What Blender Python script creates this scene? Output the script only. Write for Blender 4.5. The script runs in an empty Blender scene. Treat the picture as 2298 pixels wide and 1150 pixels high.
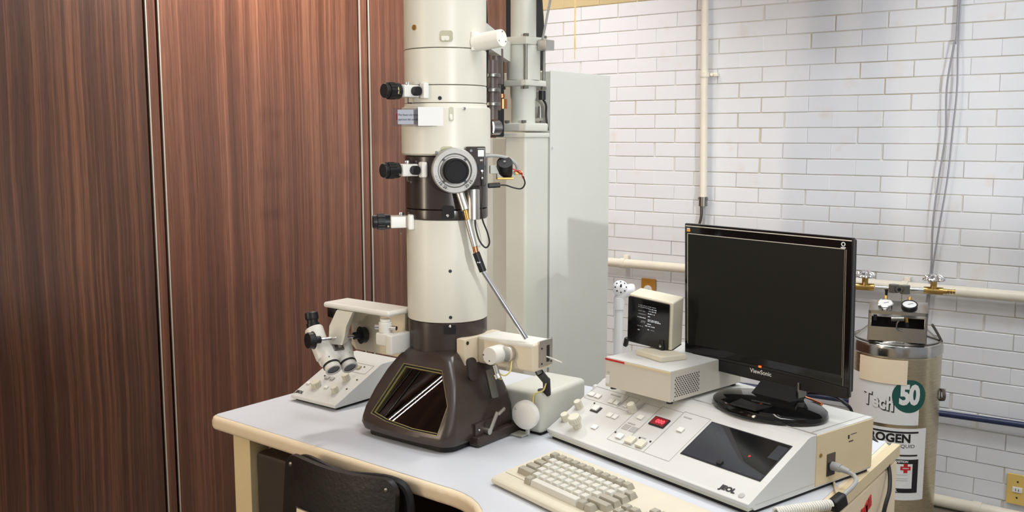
import bpy, bmesh, math, random
from mathutils import Vector, Matrix, Euler
random.seed(7)
SC = bpy.context.scene
COL = SC.collection
R = math.radians

# ------------------------------------------------------------------ camera
YAW, PITCH = 37.212, 7.174
cam_data = bpy.data.cameras.new('camera')
cam_data.sensor_width = 36.0
cam_data.lens = 36.0 * 2145.0 / 2298.0
cam_data.clip_start = 0.02
cam = bpy.data.objects.new('camera', cam_data)
COL.objects.link(cam)
cam.location = (0, 0, 1.405)
cam.rotation_euler = (R(90 - PITCH), 0, R(YAW))
SC.camera = cam

# ------------------------------------------------------------------ colour management, world, lights
SC.view_settings.view_transform = 'Standard'
SC.view_settings.look = 'None'
SC.view_settings.gamma = 1.0
SC.view_settings.use_curve_mapping = False
SC.view_settings.exposure = 0.0
world = bpy.data.worlds.new('world')
SC.world = world
world.use_nodes = True
world.node_tree.nodes['Background'].inputs[0].default_value = (0.93, 0.95, 1.0, 1)
world.node_tree.nodes['Background'].inputs[1].default_value = 0.36


def add_light(name, kind, loc, energy, color, target=None, size=None, size_y=None, spread=180):
    l = bpy.data.lights.new(name, kind)
    l.energy = energy
    l.color = color
    if kind == 'AREA':
        l.shape = 'RECTANGLE' if size_y else 'SQUARE'
        l.size = size
        l.spread = R(spread)
        if size_y:
            l.size_y = size_y
    elif size is not None:
        l.shadow_soft_size = size
    o = bpy.data.objects.new(name, l)
    COL.objects.link(o)
    o.location = loc
    if target is not None:
        o.rotation_euler = (Vector(target) - Vector(loc)).to_track_quat('-Z', 'Y').to_euler()
    return o


# two ceiling fittings, a small bright lamp to the right of the camera, a warm tall window behind on the left
add_light('ceiling_light_near', 'AREA', (-0.55, 1.3, 2.88), 7, (0.98, 0.98, 1.0), (-0.55, 1.3, 0), 1.2, 0.5, 100)
add_light('ceiling_light_far', 'AREA', (-0.9, 2.55, 2.88), 16, (0.95, 0.98, 1.0), (-0.9, 2.55, 0), 1.2, 0.4, 125)
add_light('bare_lamp_right', 'POINT', (3.0, -1.06, 1.55), 520, (0.94, 0.97, 1.0), None, 0.04)
add_light('fill_light_right', 'AREA', (1.0, 1.7, 2.88), 16, (0.98, 0.98, 1.0), (0.2, 1.9, 0), 1.2, 0.5, 150)  # added fill that brightens faces turned to the right
add_light('corner_fill', 'AREA', (-2.25, 3.15, 2.75), 13, (1.0, 0.95, 0.9), (-2.85, 2.95, 1.2), 0.25, None, 130)  # lamp added to brighten the wood beside the back corner
add_light('ceiling_light_wall', 'AREA', (-2.33, 2.12, 2.33), 20, (1.0, 0.95, 0.88), (-2.85, 2.15, 1.55), 0.2)
add_light('warm_window_left', 'AREA', (-2.6, -1.3, 1.5), 34, (1.0, 0.84, 0.64), (-1.4, 1.6, 1.2), 0.16, 1.8)


# ------------------------------------------------------------------ materials
def srgb(r, g, b):
    f = lambda c: (c / 255) / 12.92 if c <= 10.3 else (((c / 255) + 0.055) / 1.055) ** 2.4
    return (f(r), f(g), f(b), 1.0)


def new_mat(name):
    m = bpy.data.materials.new(name)
    m.use_nodes = True
    nt = m.node_tree
    return m, nt, nt.nodes['Principled BSDF']


def paint(name, rgb, rough=0.45, metal=0.0, var=0.06, scale=14.0, bump=0.0, bscale=250.0, coat=0.0, spec=0.5):
    """painted / moulded surface: base colour broken up by soft noise, optional fine relief"""
    m, nt, b = new_mat(name)
    base = srgb(*rgb)
    b.inputs['Roughness'].default_value = rough
    b.inputs['Metallic'].default_value = metal
    b.inputs['Coat Weight'].default_value = coat
    b.inputs['Specular IOR Level'].default_value = spec
    tc = nt.nodes.new('ShaderNodeTexCoord')
    if var > 0:
        n = nt.nodes.new('ShaderNodeTexNoise')
        n.inputs['Scale'].default_value = scale
        n.inputs['Detail'].default_value = 4
        r = nt.nodes.new('ShaderNodeValToRGB')
        r.color_ramp.elements[0].position = 0.3
        r.color_ramp.elements[1].position = 0.7
        r.color_ramp.elements[0].color = [c * (1 - var) for c in base[:3]] + [1]
        r.color_ramp.elements[1].color = [min(1, c * (1 + var)) for c in base[:3]] + [1]
        nt.links.new(tc.outputs['Object'], n.inputs['Vector'])
        nt.links.new(n.outputs['Fac'], r.inputs['Fac'])
        nt.links.new(r.outputs['Color'], b.inputs['Base Color'])
    else:
        b.inputs['Base Color'].default_value = base
    if bump > 0:
        n2 = nt.nodes.new('ShaderNodeTexNoise')
        n2.inputs['Scale'].default_value = bscale
        n2.inputs['Detail'].default_value = 3
        bp = nt.nodes.new('ShaderNodeBump')
        bp.inputs['Strength'].default_value = bump
        bp.inputs['Distance'].default_value = 0.002
        nt.links.new(tc.outputs['Object'], n2.inputs['Vector'])
        nt.links.new(n2.outputs['Fac'], bp.inputs['Height'])
        nt.links.new(bp.outputs['Normal'], b.inputs['Normal'])
    return m


def emit(name, rgb, strength):
    m, nt, b = new_mat(name)
    b.inputs['Base Color'].default_value = srgb(*rgb)
    b.inputs['Emission Color'].default_value = srgb(*rgb)
    b.inputs['Emission Strength'].default_value = strength
    b.inputs['Roughness'].default_value = 0.4
    return m


M = {}
M['cream'] = paint('cream_enamel', (212, 209, 195), 0.36, var=0.02, scale=6, spec=0.35)
M['white_paint'] = paint('white_enamel', (226, 224, 216), 0.35, var=0.02)
M['cabinet'] = paint('pale_grey_green_paint', (206, 207, 198), 0.5, var=0.02, scale=5, bump=0.05, bscale=500)
M['duct'] = paint('grey_green_paint', (201, 201, 190), 0.5, var=0.03, scale=6)
M['beige'] = paint('aged_beige_paint', (221, 208, 182), 0.45, var=0.04, scale=9)
M['tan_panel'] = paint('yellowed_beige_panel', (211, 194, 158), 0.5, var=0.05, scale=8)
M['console'] = paint('off_white_moulded_panel', (204, 204, 200), 0.5, var=0.015, bump=0.04, bscale=700)
M['console_grey'] = paint('grey_green_moulding', (196, 196, 182), 0.5, var=0.03)
M['knob_cream'] = paint('cream_knob_plastic', (212, 208, 190), 0.45, var=0.03)
M['button_white'] = paint('white_button_plastic', (226, 226, 220), 0.4, var=0.02)
M['print_grey'] = paint('grey_print', (172, 172, 168), 0.6, var=0)
M['print_black'] = paint('black_print', (22, 22, 24), 0.5, var=0)
M['brown'] = paint('dark_brown_enamel', (60, 50, 45), 0.27, var=0.08, scale=12, bump=0.03, bscale=320)
M['brown_ring'] = paint('brown_black_enamel', (52, 44, 39), 0.22, var=0.06)
M['brown_mid'] = paint('grey_brown_enamel', (84, 72, 66), 0.4, var=0.1, bump=0.1)
M['black'] = paint('black_plastic', (24, 24, 25), 0.42, var=0.08, spec=0.35)
M['black_knob'] = paint('dull_black_knob', (20, 20, 20), 0.6, var=0.08, spec=0.2)
M['black_gloss'] = paint('black_gloss_plastic', (12, 12, 13), 0.08, var=0, spec=0.5)
M['black_matte'] = paint('black_matte', (14, 13, 13), 0.75, var=0.1)
M['screen'] = paint('matte_dark_screen', (26, 26, 23), 0.5, var=0.05, scale=3, spec=0.15)
M['chrome'] = paint('chrome', (225, 225, 226), 0.12, metal=1.0, var=0)
M['alu'] = paint('satin_aluminium', (196, 193, 188), 0.36, metal=1.0, var=0.05, scale=30)
M['alu_ring'] = paint('machined_aluminium_ring', (160, 157, 152), 0.5, metal=0.35, var=0.07, scale=25)
M['steel'] = paint('dark_steel', (130, 128, 122), 0.35, metal=0.9, var=0.1)
M['brass'] = paint('brass', (198, 162, 96), 0.28, metal=1.0, var=0.1, scale=40)
M['gold_line'] = paint('brass_trim', (186, 174, 118), 0.35, metal=0.5, var=0.05)
M['strip'] = paint('bright_trim_strip', (206, 202, 190), 0.32, metal=0.35, var=0.06, scale=5)
M['stain'] = paint('rusty_drip', (214, 196, 148), 0.5, var=0.15, scale=40)
M['copper'] = paint('copper', (186, 120, 82), 0.35, metal=1.0, var=0.1)
M['key_light'] = paint('light_grey_key', (207, 205, 194), 0.55, var=0.03, scale=60)
M['key_grey'] = paint('grey_brown_key', (166, 160, 144), 0.55, var=0.05, scale=60)
M['kb_body'] = paint('cream_keyboard_plastic', (212, 205, 184), 0.5, var=0.02, bump=0.05, bscale=700)
M['desk_top'] = paint('pale_blue_grey_laminate', (202, 205, 211), 0.5, var=0.025, scale=4, bump=0.03, bscale=600)
M['desk_edge'] = paint('cream_desk_edge', (228, 210, 180), 0.4, var=0.04, scale=10)
M['desk_leg'] = paint('cream_desk_paint', (222, 202, 158), 0.45, var=0.04, scale=10)
M['box_grey'] = paint('warm_grey_case', (204, 198, 184), 0.45, var=0.02)
M['box_top'] = paint('grey_case_top', (196, 196, 192), 0.4, var=0.03)
M['white_plastic'] = paint('white_plastic', (232, 233, 234), 0.28, var=0.02)
M['grey_plastic'] = paint('grey_cable_sheath', (158, 158, 156), 0.45, var=0.03)
M['cable_white'] = paint('white_cable_sheath', (216, 214, 204), 0.45, var=0.03)
M['yellow_cord'] = paint('pale_yellow_cord', (222, 208, 128), 0.5, var=0.05)
M['red'] = paint('red_plastic', (186, 36, 34), 0.4, var=0.05)
M['conduit'] = paint('cream_pipe_paint', (230, 224, 208), 0.4, var=0.05, scale=12)
M['navy'] = paint('navy_pipe_paint', (38, 48, 84), 0.35, var=0.08)
M['plate_yellow'] = paint('yellowed_wall_plate', (222, 190, 108), 0.35, var=0.03)
M['plate_brown'] = paint('brown_wall_plate', (176, 124, 48), 0.35, var=0.08)
M['paper'] = paint('cream_paper', (235, 218, 190), 0.7, var=0.02)
M['label_white'] = paint('white_label', (226, 227, 226), 0.4, var=0.01)
M['label_green'] = paint('dark_green_label', (22, 82, 74), 0.35, var=0.04)
M['wire'] = paint('grey_wall_wire', (150, 151, 158), 0.5, var=0.05)
M['amber'] = paint('amber_print', (226, 160, 70), 0.4, var=0)
M['olive'] = paint('olive_recess', (168, 166, 138), 0.4, var=0.05)
M['ceiling'] = paint('white_ceiling', (225, 224, 220), 0.8, var=0.03, scale=3)
M['red_display'] = emit('red_led_window', (120, 12, 20), 0.35)
M['red_digit'] = emit('red_led_digit', (255, 60, 70), 2.2)
M['text_glow'] = emit('pale_screen_text', (190, 195, 200), 0.55)
M['text_dim'] = emit('dim_screen_text', (120, 124, 128), 0.35)
M['streak_tube'] = emit('streak_tube', (250, 250, 250), 16.0)
M['led_orange'] = emit('orange_led', (255, 96, 40), 1.6)


def brushed_steel(name, rgb, rough):
    m, nt, b = new_mat(name)
    b.inputs['Metallic'].default_value = 1.0
    tc = nt.nodes.new('ShaderNodeTexCoord')
    mp = nt.nodes.new('ShaderNodeMapping')
    mp.inputs['Scale'].default_value = (3, 3, 180)
    n = nt.nodes.new('ShaderNodeTexNoise')
    n.inputs['Scale'].default_value = 2.0
    n.inputs['Detail'].default_value = 5
    r = nt.nodes.new('ShaderNodeMapRange')
    r.inputs['To Min'].default_value = rough - 0.06
    r.inputs['To Max'].default_value = rough + 0.08
    nt.links.new(tc.outputs['Object'], mp.inputs['Vector'])
    nt.links.new(mp.outputs['Vector'], n.inputs['Vector'])
    nt.links.new(n.outputs['Fac'], r.inputs['Value'])
    nt.links.new(r.outputs['Result'], b.inputs['Roughness'])
    b.inputs['Base Color'].default_value = srgb(*rgb)
    return m


M['tank_steel'] = brushed_steel('brushed_steel', (202, 190, 162), 0.27)
M['plate_steel'] = brushed_steel('polished_sheet_steel', (190, 189, 186), 0.16)


def wood_mat(name, lo, mid, hi):
    m, nt, b = new_mat(name)
    tc = nt.nodes.new('ShaderNodeTexCoord')
    oi = nt.nodes.new('ShaderNodeObjectInfo')
    off = nt.nodes.new('ShaderNodeVectorMath')
    off.operation = 'MULTIPLY_ADD'
    off.inputs[1].default_value = (0, 7.3, 3.1)
    nt.links.new(oi.outputs['Random'], off.inputs[0])
    nt.links.new(tc.outputs['Object'], off.inputs[2])
    # slow sideways drift of the grain
    drift = nt.nodes.new('ShaderNodeTexNoise')
    drift.inputs['Scale'].default_value = 1.3
    drift.inputs['Detail'].default_value = 2
    nt.links.new(off.outputs[0], drift.inputs['Vector'])
    dv = nt.nodes.new('ShaderNodeVectorMath')
    dv.operation = 'MULTIPLY_ADD'
    dv.inputs[1].default_value = (0, 0.035, 0)
    nt.links.new(drift.outputs['Color'], dv.inputs[0])
    nt.links.new(off.outputs[0], dv.inputs[2])

    def grain(scale, detail):
        mp = nt.nodes.new('ShaderNodeMapping')
        mp.inputs['Scale'].default_value = scale
        n = nt.nodes.new('ShaderNodeTexNoise')
        n.inputs['Scale'].default_value = 1.0
        n.inputs['Detail'].default_value = detail
        n.inputs['Roughness'].default_value = 0.6
        nt.links.new(dv.outputs[0], mp.inputs['Vector'])
        nt.links.new(mp.outputs['Vector'], n.inputs['Vector'])
        return n
    broad = grain((1, 24, 0.25), 5)
    fine = grain((1, 120, 0.7), 5)
    pores = grain((1, 330, 9), 2)
    r1 = nt.nodes.new('ShaderNodeValToRGB')
    e = r1.color_ramp.elements
    e[0].position = 0.25
    e[0].color = srgb(*lo)
    e[1].position = 0.78
    e[1].color = srgb(*hi)
    x = r1.color_ramp.elements.new(0.5)
    x.color = srgb(*mid)
    mixf = nt.nodes.new('ShaderNodeMix')
    mixf.data_type = 'FLOAT'
    mixf.inputs[0].default_value = 0.36
    nt.links.new(broad.outputs['Fac'], mixf.inputs[2])
    nt.links.new(fine.outputs['Fac'], mixf.inputs[3])
    nt.links.new(mixf.outputs[0], r1.inputs['Fac'])
    r2 = nt.nodes.new('ShaderNodeValToRGB')
    r2.color_ramp.elements[0].position = 0.32
    r2.color_ramp.elements[0].color = (0.55, 0.5, 0.48, 1)
    r2.color_ramp.elements[1].position = 0.5
    r2.color_ramp.elements[1].color = (1, 1, 1, 1)
    nt.links.new(pores.outputs['Fac'], r2.inputs['Fac'])
    mul = nt.nodes.new('ShaderNodeMix')
    mul.data_type = 'RGBA'
    mul.blend_type = 'MULTIPLY'
    mul.inputs[0].default_value = 0.7
    nt.links.new(r1.outputs['Color'], mul.inputs[6])
    nt.links.new(r2.outputs['Color'], mul.inputs[7])
    nt.links.new(mul.outputs[2], b.inputs['Base Color'])
    b.inputs['Roughness'].default_value = 0.3
    b.inputs['Specular IOR Level'].default_value = 0.6
    bp = nt.nodes.new('ShaderNodeBump')
    bp.inputs['Strength'].default_value = 0.08
    bp.inputs['Distance'].default_value = 0.002
    nt.links.new(fine.outputs['Fac'], bp.inputs['Height'])
    nt.links.new(bp.outputs['Normal'], b.inputs['Normal'])
    return m


M['wood'] = wood_mat('brown_veneer', (60, 39, 31), (97, 61, 46), (154, 106, 82))
M['wood_dark'] = wood_mat('dark_brown_veneer', (44, 30, 25), (80, 53, 42), (150, 100, 73))


def brick_mat(name, rgb, spread):
    m, nt, b = new_mat(name)
    tc = nt.nodes.new('ShaderNodeTexCoord')
    oi = nt.nodes.new('ShaderNodeObjectInfo')
    hs = nt.nodes.new('ShaderNodeHueSaturation')
    hs.inputs['Color'].default_value = srgb(*rgb)
    mr = nt.nodes.new('ShaderNodeMapRange')
    mr.inputs['To Min'].default_value = 1 - spread
    mr.inputs['To Max'].default_value = 1 + spread * 0.6
    nt.links.new(oi.outputs['Random'], mr.inputs['Value'])
    nt.links.new(mr.outputs['Result'], hs.inputs['Value'])
    # small grimy specks and rust stains
    va = nt.nodes.new('ShaderNodeVectorMath')
    va.operation = 'ADD'
    nt.links.new(tc.outputs['Object'], va.inputs[0])
    nt.links.new(oi.outputs['Location'], va.inputs[1])
    n = nt.nodes.new('ShaderNodeTexNoise')
    n.inputs['Scale'].default_value = 9.0
    n.inputs['Detail'].default_value = 6
    nt.links.new(va.outputs[0], n.inputs['Vector'])
    r = nt.nodes.new('ShaderNodeValToRGB')
    r.color_ramp.elements[0].position = 0.62
    r.color_ramp.elements[0].color = (0, 0, 0, 1)
    r.color_ramp.elements[1].position = 0.78
    r.color_ramp.elements[1].color = (0.5, 0.5, 0.5, 1)
    nt.links.new(n.outputs['Fac'], r.inputs['Fac'])
    mx = nt.nodes.new('ShaderNodeMix')
    mx.data_type = 'RGBA'
    mx.inputs[7].default_value = srgb(214, 200, 184)
    nt.links.new(r.outputs['Color'], mx.inputs[0])
    nt.links.new(hs.outputs['Color'], mx.inputs[6])
    nt.links.new(mx.outputs[2], b.inputs['Base Color'])
    b.inputs['Roughness'].default_value = 0.46
    n2 = nt.nodes.new('ShaderNodeTexNoise')
    n2.inputs['Scale'].default_value = 26.0
    n2.inputs['Detail'].default_value = 3
    nt.links.new(va.outputs[0], n2.inputs['Vector'])
    bp = nt.nodes.new('ShaderNodeBump')
    bp.inputs['Strength'].default_value = 0.06
    bp.inputs['Distance'].default_value = 0.003
    nt.links.new(n2.outputs['Fac'], bp.inputs['Height'])
    nt.links.new(bp.outputs['Normal'], b.inputs['Normal'])
    return m


M['brick'] = brick_mat('white_painted_brick', (224, 227, 232), 0.03)
M['brick_yellow'] = brick_mat('yellow_painted_brick', (200, 182, 140), 0.06)


def mortar_mat():
    m, nt, b = new_mat('stained_mortar')
    tc = nt.nodes.new('ShaderNodeTexCoord')
    n = nt.nodes.new('ShaderNodeTexNoise')
    n.inputs['Scale'].default_value = 3.2
    n.inputs['Detail'].default_value = 5
    r = nt.nodes.new('ShaderNodeValToRGB')
    e = r.color_ramp.elements
    e[0].position = 0.36
    e[0].color = srgb(214, 213, 209)
    e[1].position = 0.66
    e[1].color = srgb(196, 184, 156)
    x = e.new(0.5)
    x.color = srgb(212, 208, 196)
    nt.links.new(tc.outputs['Object'], n.inputs['Vector'])
    nt.links.new(n.outputs['Fac'], r.inputs['Fac'])
    nt.links.new(r.outputs['Color'], b.inputs['Base Color'])
    b.inputs['Roughness'].default_value = 0.85
    return m


M['mortar'] = mortar_mat()


def glass_mat(name, tint, refl, rough=0.02):
    m, nt, b = new_mat(name)
    out = nt.nodes['Material Output']
    tr = nt.nodes.new('ShaderNodeBsdfTransparent')
    tr.inputs['Color'].default_value = tint
    gl = nt.nodes.new('ShaderNodeBsdfGlossy')
    gl.inputs['Roughness'].default_value = rough
    fr = nt.nodes.new('ShaderNodeFresnel')
    fr.inputs['IOR'].default_value = refl
    mx = nt.nodes.new('ShaderNodeMixShader')
    nt.links.new(fr.outputs['Fac'], mx.inputs['Fac'])
    nt.links.new(tr.outputs['BSDF'], mx.inputs[1])
    nt.links.new(gl.outputs['BSDF'], mx.inputs[2])
    nt.links.new(mx.outputs['Shader'], out.inputs['Surface'])
    return m


M['glass'] = glass_mat('lead_glass', (0.95, 0.93, 0.85, 1), 1.75, 0.006)
M['clear_film'] = glass_mat('clear_plastic_film', (0.88, 0.88, 0.92, 1), 1.45, 0.15)
M['smoke'] = paint('smoked_acrylic', (46, 50, 58), 0.12, var=0.03, scale=20, spec=0.8)
M['lens'] = paint('dark_lens_glass', (30, 30, 36), 0.08, var=0, spec=0.8)
M['floor'] = paint('worn_floor_tile', (120, 112, 102), 0.5, var=0.1, scale=4)
M['chair_black'] = paint('worn_black_chair_paint', (27, 26, 24), 0.33, var=0.35, scale=22, bump=0.25, bscale=120)
M['dark_box'] = paint('dark_brown_knee_panel', (58, 47, 38), 0.5, var=0.1)


# ------------------------------------------------------------------ mesh builder
class MB:
    def __init__(self):
        self.bm = bmesh.new()

    def _merge(self, tb, mat=None):
        if mat is not None:
            bmesh.ops.transform(tb, matrix=mat, verts=tb.verts)
        me = bpy.data.meshes.new('tmp')
        tb.to_mesh(me)
        tb.free()
        self.bm.from_mesh(me)
        bpy.data.meshes.remove(me)
        return self

    def box(self, c, s, bev=0.0, rot=None, seg=2, taper=None):
        tb = bmesh.new()
        bmesh.ops.create_cube(tb, size=1.0)
        for v in tb.verts:
            k = 1.0
            if taper and v.co.z > 0:
                k = taper
            v.co = Vector((v.co.x * s[0] * k, v.co.y * s[1] * k, v.co.z * s[2]))
        if bev > 0:
            bmesh.ops.bevel(tb, geom=list(tb.edges), offset=bev, segments=seg, affect='EDGES', profile=0.5)
        m = Matrix.Translation(Vector(c))
        if rot is not None:
            m = m @ (rot if isinstance(rot, Matrix) else Euler(rot).to_matrix().to_4x4())
        return self._merge(tb, m)

    def span(self, a, b, bev=0.0, seg=2):
        a, b = Vector(a), Vector(b)
        s = b - a
        return self.box((a + b) / 2, (abs(s.x), abs(s.y), abs(s.z)), bev, seg=seg)

    def cyl(self, p0, p1, r0, r1=None, seg=24, bev=0.0):
        p0, p1 = Vector(p0), Vector(p1)
        r1 = r0 if r1 is None else r1
        d = p1 - p0
        tb = bmesh.new()
        bmesh.ops.create_cone(tb, cap_ends=True, segments=seg, radius1=r0, radius2=r1, depth=d.length)
        if bev > 0:
            es = [e for e in tb.edges if abs(e.verts[0].co.z - e.verts[1].co.z) < 1e-7]
            bmesh.ops.bevel(tb, geom=es, offset=bev, segments=2, affect='EDGES', profile=0.5)
        q = d.to_track_quat('Z', 'Y').to_matrix().to_4x4()
        return self._merge(tb, Matrix.Translation((p0 + p1) / 2) @ q)

    def lathe(self, prof, seg=48, mat=None, closed=False):
        """profile of (radius, height) pairs turned around local Z"""
        tb = bmesh.new()
        rings = []
        for r, z in prof:
            if r < 1e-6:
                rings.append([tb.verts.new((0, 0, z))])
            else:
                rings.append([tb.verts.new((r * math.cos(2 * math.pi * i / seg), r * math.sin(2 * math.pi * i / seg), z)) for i in range(seg)])
        pairs = list(zip(rings[:-1], rings[1:]))
        if closed:
            pairs.append((rings[-1], rings[0]))
        for A, B in pairs:
            for i in range(seg):
                j = (i + 1) % seg
                if len(A) == 1 and len(B) > 1:
                    tb.faces.new((A[0], B[j], B[i]))
                elif len(B) == 1 and len(A) > 1:
                    tb.faces.new((A[i], A[j], B[0]))
                elif len(A) > 1:
                    tb.faces.new((A[i], A[j], B[j], B[i]))
        if not closed:
            if len(rings[0]) > 1:
                tb.faces.new(list(reversed(rings[0])))
            if len(rings[-1]) > 1:
                tb.faces.new(rings[-1])
        return self._merge(tb, mat)

    def tube(self, pts, r, seg=8, sub=6):
        pts = [Vector(p) for p in pts]
        if sub > 1 and len(pts) > 2:
            P = [pts[0] * 2 - pts[1]] + pts + [pts[-1] * 2 - pts[-2]]
            out = []
            for i in range(1, len(P) - 2):
                for k in range(sub):
                    t = k / sub
                    a, b, c, d = P[i - 1], P[i], P[i + 1], P[i + 2]
                    out.append(0.5 * ((2 * b) + (c - a) * t + (2 * a - 5 * b + 4 * c - d) * t * t + (3 * b - a - 3 * c + d) * t ** 3))
            out.append(pts[-1])
            pts = out
        n = len(pts)
        rs = r if isinstance(r, (list, tuple)) else [r] * n
        if len(rs) != n:
            rs = [rs[0] + (rs[-1] - rs[0]) * i / (n - 1) for i in range(n)]
        tb = bmesh.new()
        rings = []
        up = Vector((0, 0, 1))
        prev = None
        for i, p in enumerate(pts):
            t = (pts[min(i + 1, n - 1)] - pts[max(i - 1, 0)]).normalized()
            if prev is None:
                a = t.cross(up)
                if a.length < 0.05:
                    a = t.cross(Vector((1, 0, 0)))
                a.normalize()
            else:
                a = (prev - t * prev.dot(t)).normalized()
            prev = a
            b = t.cross(a)
            rings.append([tb.verts.new(p + (a * math.cos(2 * math.pi * k / seg) + b * math.sin(2 * math.pi * k / seg)) * rs[i]) for k in range(seg)])
        for A, B in zip(rings[:-1], rings[1:]):
            for k in range(seg):
                tb.faces.new((A[k], A[(k + 1) % seg], B[(k + 1) % seg], B[k]))
        tb.faces.new(list(reversed(rings[0])))
        tb.faces.new(rings[-1])
        return self._merge(tb)

    def prism(self, poly, h0, h1, mat=None, bev=0.0, seg=2):
        """2-D polygon (x, y) pushed from h0 to h1 along local Z"""
        tb = bmesh.new()
        lo = [tb.verts.new((x, y, h0)) for x, y in poly]
        hi = [tb.verts.new((x, y, h1)) for x, y in poly]
        n = len(poly)
        tb.faces.new(list(reversed(lo)))
        tb.faces.new(hi)
        for i in range(n):
            tb.faces.new((lo[i], lo[(i + 1) % n], hi[(i + 1) % n], hi[i]))
        bmesh.ops.recalc_face_normals(tb, faces=tb.faces)
        if bev > 0:
            bmesh.ops.bevel(tb, geom=list(tb.edges), offset=bev, segments=seg, affect='EDGES', profile=0.5)
        return self._merge(tb, mat)

    def loft(self, sections, cap=True):
        """list of equal-length vertex loops joined one to the next"""
        tb = bmesh.new()
        rings = [[tb.verts.new(p) for p in s] for s in sections]
        n = len(rings[0])
        for A, B in zip(rings[:-1], rings[1:]):
            for i in range(n):
                tb.faces.new((A[i], A[(i + 1) % n], B[(i + 1) % n], B[i]))
        if cap:
            tb.faces.new(list(reversed(rings[0])))
            tb.faces.new(rings[-1])
        bmesh.ops.recalc_face_normals(tb, faces=tb.faces)
        return self._merge(tb)

    def sphere(self, c, r, scale=(1, 1, 1), seg=20):
        tb = bmesh.new()
        bmesh.ops.create_uvsphere(tb, u_segments=seg, v_segments=max(8, seg // 2), radius=r)
        return self._merge(tb, Matrix.Translation(Vector(c)) @ Matrix.Diagonal((*scale, 1)))

    def mesh(self, name, shift=None, xf=None, angle=35):
        if xf is not None:
            bmesh.ops.transform(self.bm, matrix=xf, verts=self.bm.verts)
        if shift is not None:
            bmesh.ops.translate(self.bm, vec=-Vector(shift), verts=self.bm.verts)
        me = bpy.data.meshes.new(name)
        self.bm.to_mesh(me)
        self.bm.free()
        me.polygons.foreach_set('use_smooth', [True] * len(me.polygons))
        me.set_sharp_from_angle(angle=R(angle))
        return me


def link(name, me, mat, parent=None):
    o = bpy.data.objects.new(name, me)
    COL.objects.link(o)
    if mat is not None:
        me.materials.append(M[mat] if isinstance(mat, str) else mat)
    if parent is not None:
        o.parent = parent
    if len(me.polygons) > 5:
        wn = o.modifiers.new('face_weighted_normals', 'WEIGHTED_NORMAL')
        wn.keep_sharp = True
        wn.weight = 80
    return o


def thing(name, label, cat, loc=(0, 0, 0), yaw=0.0, group=None):
    o = bpy.data.objects.new(name, None)
    COL.objects.link(o)
    o.location = loc
    o.rotation_euler = (0, 0, R(yaw))
    o.empty_display_size = 0.05
    o['label'] = label
    o['category'] = cat
    if group:
        o['group'] = group
    return o


def part(name, mb, mat, parent, label=None, world=False, xf=None, angle=35, kind=None):
    """one mesh object under its thing; world=True means the builder used world coordinates"""
    shift = None
    if world:
        top = parent
        shift = Vector((0, 0, 0))
        while top is not None:
            shift += Vector(top.location)
            top = top.parent
    o = link(name, mb.mesh(name, shift, xf, angle), mat, parent)
    if label:
        o['label'] = label
    if kind:
        o['kind'] = kind
    return o


def solo(name, mb, mat, label, cat, loc, group=None, angle=35):
    """a thing that is one mesh: origin moved to loc (builder used world coordinates)"""
    o = link(name, mb.mesh(name, loc, None, angle), mat)
    o.location = loc
    o['label'] = label
    o['category'] = cat
    if group:
        o['group'] = group
    return o


def structure(name, mb, mat):
    o = link(name, mb.mesh(name), mat)
    o['kind'] = 'structure'
    return o


def text_data(body, size, bold=0.0, extrude=0.0, align='CENTER', spacing=1.0, xscale=1.0):
    c = bpy.data.curves.new('lettering', 'FONT')
    c.body = body
    c.size = size
    c.offset = bold
    c.extrude = extrude
    c.align_x = align
    c.align_y = 'CENTER'
    c.space_character = spacing
    c.resolution_u = 3
    o = bpy.data.objects.new('lettering', c)
    COL.objects.link(o)
    dg = bpy.context.evaluated_depsgraph_get()
    me = bpy.data.meshes.new_from_object(o.evaluated_get(dg))
    bpy.data.objects.remove(o)
    bpy.data.curves.remove(c)
    if xscale != 1.0:
        me.transform(Matrix.Diagonal((xscale, 1, 1, 1)))
    me.materials.clear()
    return me


def text_part(name, body, size, mat, parent, xf, **kw):
    me = text_data(body, size, **kw)
    me.transform(xf)
    return link(name, me, mat, parent)


def frame(origin, x, y):
    """4x4 whose local X, Y run along x, y and Z along their cross product"""
    x = Vector(x).normalized()
    z = x.cross(Vector(y)).normalized()
    y = z.cross(x)
    m = Matrix((x, y, z)).transposed().to_4x4()
    m.translation = Vector(origin)
    return m


def rrect(w, h, r, n=5, cx=0.0, cy=0.0):
    pts = []
    for sx, sy, a0 in ((1, 1, 0), (-1, 1, 90), (-1, -1, 180), (1, -1, 270)):
        for k in range(n + 1):
            a = R(a0 + 90 * k / n)
            pts.append((cx + sx * (w / 2 - r) + r * math.cos(a), cy + sy * (h / 2 - r) + r * math.sin(a)))
    return pts


def dup(root, loc, yaw=None, label=None):
    c = root.copy()
    COL.objects.link(c)
    c.location = loc
    if yaw is not None:
        c.rotation_euler = (0, 0, R(yaw))
    if label:
        c['label'] = label
    for ch in list(root.children):
        d = ch.copy()
        COL.objects.link(d)
        d.parent = c
        for g in ch.children:
            e = g.copy()
            COL.objects.link(e)
            e.parent = d
    return c

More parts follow.
